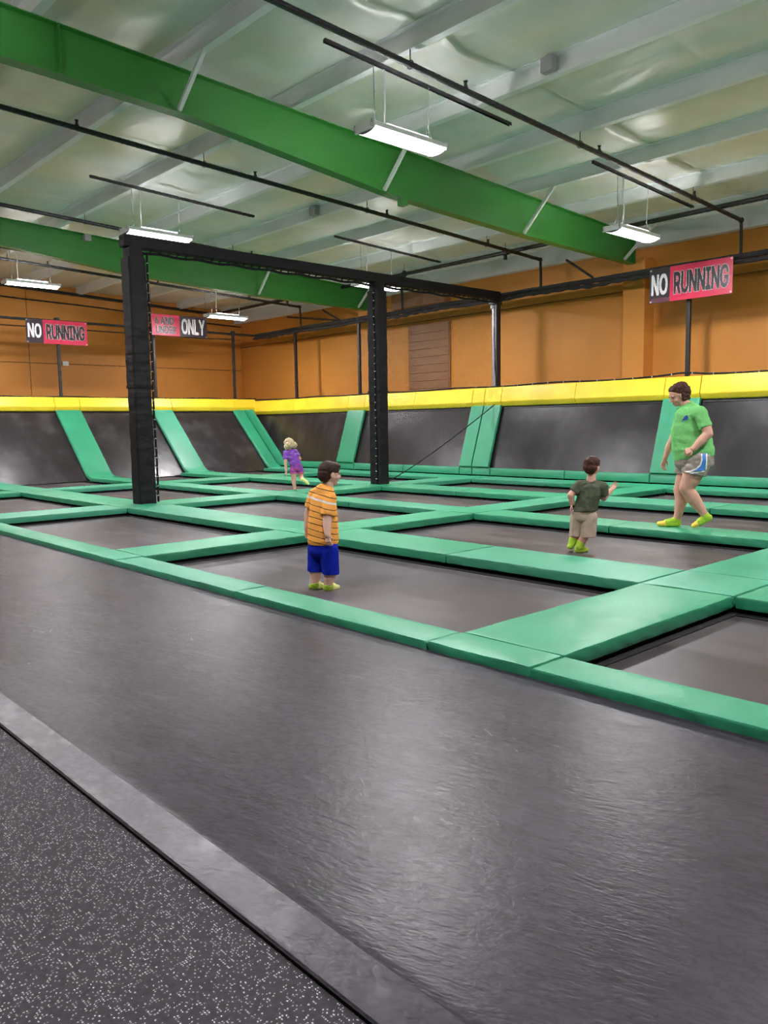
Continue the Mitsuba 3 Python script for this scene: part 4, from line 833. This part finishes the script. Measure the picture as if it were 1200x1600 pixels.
ms += hull_chain([(hN, 0.075), (kN, 0.056), (q1(514, 893, -0.055), 0.054), (aN, 0.036)]) + hull_chain([(hF, 0.075), (kF, 0.056), (q1(492, 893, 0.05), 0.054), (aF, 0.036)])
ftN = (q1(508, 911.3, -0.05), q1(525.5, 911.7, -0.015), aN); ftF = (q1(486, 911.3, 0.04), q1(503, 911.7, 0.075), aF)
body = as_man(soft(union(ms + [hd] + foot(*ftN, 0.8, 0.03) + foot(*ftF, 0.8, 0.03)), 0.013, 6))
body = body + hand(wrN, (0.10, -0.15, -1), (0.5, 0.8, 0), 0.118, 0.45, 1) + hand(wrF, (0.0, 0.0, -1), (0.7, -0.7, 0), 0.118, 0.4, -1)
B.add('body', to_tm(body), 'skin_boy', W); finish_face(B, W, eyes, lips, brow, 'hair_dark')
hair = union([place(S(-0.020, 0, 0.044, 0.100, 0.084, 0.080)), place(S(-0.055, 0, 0.000, 0.066, 0.078, 0.080)), place(S(0.030, 0, 0.080, 0.062, 0.066, 0.036))])
hair = hair - place(S(-0.006, 0.085, -0.012, 0.026, 0.03, 0.034)) - place(S(-0.006, -0.085, -0.012, 0.026, 0.03, 0.034))
B.add('hair', rough_hair(hair, 0.008, 0.010, 60, 4), 'hair_dark', W, 'short dark brown hair')
big = [ell(q1(507, 775), (0.100, 0.134, 0.075), 35), ell(q1(505.5, 805), (0.126, 0.146, 0.10), 35), ell(q1(505, 838), (0.138, 0.150, 0.10), 35)]
sh = [m3.Manifold.batch_hull([a, b]) for a, b in zip(big[:-1], big[1:])] + hull_chain([(q1(511, 762), 0.074), (shN + P3(0, 0, 0.006), 0.058)]) + hull_chain([(q1(509, 762), 0.074), (shF + P3(0, 0, 0.006), 0.056)])
sh = cut_at(cut_below(union(sh), q1(0, 843.5)[2]), q1(513, 752), (-0.45, 0, -1))
sl = cut_at(union(hull_chain([(shN, 0.062), (elN, 0.066)])), elN * 0.72 + shN * 0.28, shN - elN) + cut_at(union(hull_chain([(shF, 0.06), (elF, 0.062)])), elF * 0.66 + shF * 0.34, shF - elF)
# the stripes follow the height above the hem; slope tilts them with the shirt
def stripe_fn(p, n, uv, sc=0.0058):
    dx, dy = p.x - float(B1O[0]), p.y - float(B1O[1])
    s = dx * float(B1R[0]) + dy * float(B1R[1])
    h = (p.z - float(B1O[2]) - 71.5 * sc + 0.22 * s + 0.010 * noise(p.x * 7, p.y * 7, p.z * 7) + 0.038) / 0.0535
    fr, kk = h - dr.floor(h), dr.floor(h)
    c = dr.select(fr < 0.14, mi.Color3f(0.16, 0.07, 0.025), mi.Color3f(0.90, 0.40, 0.085))
    return dr.select((h > 8.0) & (h < 8.36), mi.Color3f(0.84, 0.76, 0.72), c)
B1O, B1R = B.o.copy(), B.r.copy()
mat('shirt_stripe', fn=stripe_fn, rough=0.85, spec=0.2, bump=cloth_b)
B.add('shirt', fold(soft(sh + sl, 0.012, 5), 0.010, (7, 7, 10), 6), 'shirt_stripe', W, 'orange shirt with dark stripes and one white stripe')
so = [m3.Manifold.batch_hull([ell(q1(505, 838), (0.122, 0.135, 0.07), 35), ell(q1(505, 855), (0.125, 0.138, 0.06), 35)])] + hull_chain([(hN, 0.090), (q1(515.5, 888, -0.06), 0.079)]) + hull_chain([(hF, 0.088), (q1(492.5, 886, 0.055), 0.077)])
so = cut_below(union(so), q1(0, 888.5)[2], (-0.05, 0))
B.add('shorts', fold(soft(so, 0.012, 4), 0.014, (12, 12, 5), 7), 'shorts_blue', W, 'royal blue knee length shorts')
for f_, a_ in ((ftN, aN), (ftF, aF)):
    so_ = cut_at(union(foot(*f_, 0.90, 0.032) + hull_chain([(a_, 0.04), (a_ + P3(0, 0, 0.04), 0.042)])), a_ + P3(0, 0, 0.008), (0.15, 0, -1)); mid = f_[0] * 0.5 + f_[1] * 0.5
    sk = B.add('sock', soft(cut_at(so_, mid, f_[0] - f_[1]), 0.01, 3), 'sock_green', W, 'lime green sock'); B.add('sock_toe', soft(cut_at(so_, mid, f_[1] - f_[0]), 0.01, 3), 'sock_pale', sk, 'pale yellow toe of the sock')

# --- small boy in khaki shorts running away, seen from behind
W = thing('person', 'small boy in a dark olive shirt and khaki shorts left of the woman', 'person')
B = Body(BOY2, -0.132, 0.98)
sc = 0.00671
def q2(x, y, d=0.0): return P3((x - 903) * sc, d, (861 - y) * sc)
hd, eyes, lips, brow, place, S, k = head(q2(923, 729.5), 62, 8, 0.205)
shL, shR = q2(904, 757, 0.0), q2(939, 759, -0.02)
elL, wrL = q2(890.5, 772, -0.05), q2(892.5, 786, -0.02); elR, wrR = q2(941, 777, 0.04), q2(953, 765.5, 0.10)
torso = [ell(q2(921, 763), (0.110, 0.078, 0.07), -8), ell(q2(917, 780), (0.108, 0.085, 0.08), -8), ell(q2(912, 800), (0.110, 0.090, 0.08), -8)]
ms = [m3.Manifold.batch_hull([a, b]) for a, b in zip(torso[:-1], torso[1:])] + hull_chain([(q2(922, 742), 0.046), (q2(921, 755), 0.052)])
ms += hull_chain([(shL, 0.042), (elL, 0.035), (wrL, 0.024)]) + hull_chain([(shR, 0.042), (elR, 0.035), (wrR, 0.024)])
hL, kL, aL = q2(902, 806, 0.02), q2(900, 829, 0.02), q2(893, 848, 0.0); hR, kR, aR = q2(920, 806, -0.02), q2(915, 831, -0.03), q2(904, 852, -0.05)
ms += hull_chain([(hL, 0.066), (kL, 0.050), (q2(898, 836, 0.015), 0.048), (aL, 0.034)]) + hull_chain([(hR, 0.066), (kR, 0.050), (q2(911, 838, -0.035), 0.048), (aR, 0.034)])
ftL = (q2(889.5, 853.0, -0.02), q2(893, 855.5, 0.09), aL); ftR = (q2(901, 857.6, -0.05), q2(915.5, 858.2, 0.02), aR)
body = as_man(soft(union(ms + [hd] + foot(*ftL, 0.78, 0.03) + foot(*ftR, 0.78, 0.03)), 0.013, 6))
body = body + hand(wrL, (-0.22, 0.0, -1), (1, 0, -0.2), 0.115, 0.3, 1) + hand(wrR, (0.5, 0.5, 0.55), (0, -0.6, 0.8), 0.115, 0.35, -1)
B.add('body', to_tm(body), 'skin_child', W); finish_face(B, W, eyes, lips, brow, 'hair_brown')
hair = union([place(S(-0.020, 0, 0.044, 0.100, 0.086, 0.080)), place(S(-0.052, 0, -0.005, 0.066, 0.080, 0.078)), place(S(0.030, 0, 0.078, 0.060, 0.066, 0.036))])
hair = hair - place(S(-0.004, 0.088, -0.012, 0.026, 0.03, 0.034)) - place(S(-0.004, -0.088, -0.012, 0.026, 0.03, 0.034))
B.add('hair', rough_hair(hair, 0.009, 0.016, 50, 6), 'hair_brown', W, 'short brown hair')
big = [ell(q2(921.5, 762), (0.124, 0.094, 0.07), -8), ell(q2(917, 780), (0.124, 0.105, 0.08), -8), ell(q2(912.5, 800), (0.122, 0.110, 0.08), -8)]
sh = [m3.Manifold.batch_hull([a, b]) for a, b in zip(big[:-1], big[1:])] + hull_chain([(q2(921, 756), 0.060), (shL, 0.053)]) + hull_chain([(q2(921, 756), 0.060), (shR, 0.053)])
sh = cut_at(cut_below(union(sh), q2(0, 797.5)[2], (0.05, 0)), q2(922, 749.5), (0.0, 0, -1))
sl = cut_at(union(hull_chain([(shL, 0.056), (elL, 0.058)])), elL * 0.72 + shL * 0.28, shL - elL) + cut_at(union(hull_chain([(shR, 0.056), (elR, 0.058)])), elR * 0.72 + shR * 0.28, shR - elR)
B.add('shirt', fold(soft(sh + sl, 0.012, 5), 0.013, (9, 9, 9), 16), 'shirt_camo', W, 'dark olive short sleeved shirt')
so = [m3.Manifold.batch_hull([ell(q2(912, 797), (0.114, 0.096, 0.06), -8), ell(q2(911, 808), (0.120, 0.100, 0.06), -8)])] + hull_chain([(hL, 0.080), (q2(900, 836, 0.02), 0.080)]) + hull_chain([(hR, 0.082), (q2(917, 839, -0.03), 0.086)])
so = cut_below(union(so), q2(0, 837)[2], (0.0, 0))
B.add('shorts', fold(soft(so, 0.012, 4), 0.016, (12, 12, 5), 17), 'shorts_khaki', W, 'loose khaki shorts')
for f_, a_, k_ in ((ftL, aL, kL), (ftR, aR, kR)):
    up = (k_ - a_) / np.linalg.norm(k_ - a_); so_ = cut_at(union(foot(*f_, 0.88, 0.032) + hull_chain([(a_, 0.040), (a_ + up * 0.09, 0.050)])), a_ + up * 0.055, -up); mid = f_[0] * 0.72 + f_[1] * 0.28
    B.add('sock', soft(so_, 0.01, 3), 'sock_green', W, 'lime green sock')

# --- girl in purple, running away on the far pads
W = thing('person', 'blond girl in a purple shirt and shorts running away in front of the back corner', 'person')
B = Body(GIRL, 0.012)
sc = 0.01222
def q3(x, y, d=0.0): return P3((x - 461) * sc, d, (764.5 - y) * sc)
hd, eyes, lips, brow, place, S, k = head(q3(453.5, 694), 112, 14, 0.205)
shL, shR = q3(448.5, 706, 0.0), q3(463.5, 705, 0.0)
elL, wrL = q3(447.8, 722, -0.03), q3(448.2, 735, -0.05); elR, wrR = q3(470, 716, 0.05), q3(468, 722, 0.16)
torso = [ell(q3(456, 709), (0.098, 0.070, 0.06), 0), ell(q3(460, 717), (0.092, 0.074, 0.07), 0), ell(q3(464, 728), (0.105, 0.085, 0.075), 0)]
ms = [m3.Manifold.batch_hull([a, b]) for a, b in zip(torso[:-1], torso[1:])] + hull_chain([(q3(454, 698), 0.042), (q3(455.5, 706), 0.046)])
ms += hull_chain([(shL, 0.036), (elL, 0.031), (wrL, 0.021)]) + hull_chain([(shR, 0.036), (elR, 0.030), (wrR, 0.021)])
hL, kL, aL = q3(459.5, 733, -0.01), q3(459.5, 748, 0.0), q3(460.7, 760.5, -0.02); hR, kR, aR = q3(469.5, 733, 0.02), q3(471.2, 744, 0.06), q3(472.5, 747.5, -0.14)
ms += hull_chain([(hL, 0.062), (kL, 0.045), (q3(459.6, 752, -0.01), 0.043), (aL, 0.029)]) + hull_chain([(hR, 0.062), (kR, 0.046), (aR, 0.032)])
ftL = (q3(460.3, 762.4, -0.03), q3(461.8, 762.6, 0.10), aL); ftR = (q3(474.5, 747.2, -0.17), q3(482.0, 754.5, -0.19), aR)
body = as_man(soft(union(ms + [hd] + foot(*ftL, 0.72, 0.03) + foot(*ftR, 0.72, 0.03)), 0.014, 6))
body = body + hand(wrL, (-0.2, 0, -1), (0.8, 0.6, 0), 0.11, 0.35, 1) + hand(wrR, (-0.1, 1, -0.2), (0, 0, -1), 0.11, 0.4, -1)
B.add('body', to_tm(body), 'skin_child', W); finish_face(B, W, eyes, lips, brow, 'hair_blond')
hair = union([place(S(-0.020, 0, 0.048, 0.108, 0.100, 0.086)), place(S(-0.055, 0.0, -0.008, 0.080, 0.106, 0.082)), place(S(-0.035, 0.075, -0.050, 0.062, 0.046, 0.056)), place(S(-0.045, -0.092, -0.020, 0.066, 0.066, 0.060)), place(S(0.03, 0, 0.085, 0.06, 0.07, 0.036))])
B.add('hair', rough_hair(hair, 0.011, 0.030, 34, 8), 'hair_blond', W, 'blond bobbed hair')
big = [ell(q3(456, 708.5), (0.112, 0.085, 0.06), 0), ell(q3(460, 717), (0.106, 0.088, 0.07), 0), ell(q3(464, 727), (0.118, 0.100, 0.07), 0)]
sh = [m3.Manifold.batch_hull([a, b]) for a, b in zip(big[:-1], big[1:])] + hull_chain([(q3(455.5, 704.5), 0.054), (shL, 0.047)]) + hull_chain([(q3(455.5, 704.5), 0.054), (shR, 0.047)])
sh = cut_at(cut_below(union(sh), q3(0, 724.5)[2], (0.2, 0)), q3(455, 701), (0.1, 0, -1))
sl = cut_at(union(hull_chain([(shL, 0.049), (elL, 0.052)])), elL * 0.62 + shL * 0.38, shL - elL) + cut_at(union(hull_chain([(shR, 0.049), (elR, 0.052)])), elR * 0.6 + shR * 0.4, shR - elR)
B.add('shirt', fold(soft(sh + sl, 0.012, 5), 0.018, (14, 14, 20), 21), 'shirt_purple', W, 'purple short sleeved shirt')
so = [m3.Manifold.batch_hull([ell(q3(464, 725), (0.110, 0.094, 0.06), 0), ell(q3(464.5, 731), (0.116, 0.098, 0.05), 0)])] + hull_chain([(hL, 0.073), (q3(459.5, 741, 0.0), 0.064)]) + hull_chain([(hR, 0.073), (q3(470.8, 741, 0.04), 0.064)])
so = union(so); zc = q3(0, 736.6)[2]
B.add('shorts', fold(soft(cut_below(so, zc), 0.012, 4), 0.014, (14, 14, 14), 22), 'shorts_violet', W, 'purple shorts')
B.add('hem', soft(cut_below(so, q3(0, 738.8)[2]).trim_by_plane((0, 0, -1), -float(zc)), 0.012, 2), 'hem_pink', W, 'pink hem of the shorts')
so_ = union(foot(*ftR, 0.84, 0.032)); B.add('sock', soft(so_, 0.01, 3), 'sock_pale', W, 'pale yellow sock on the raised foot')
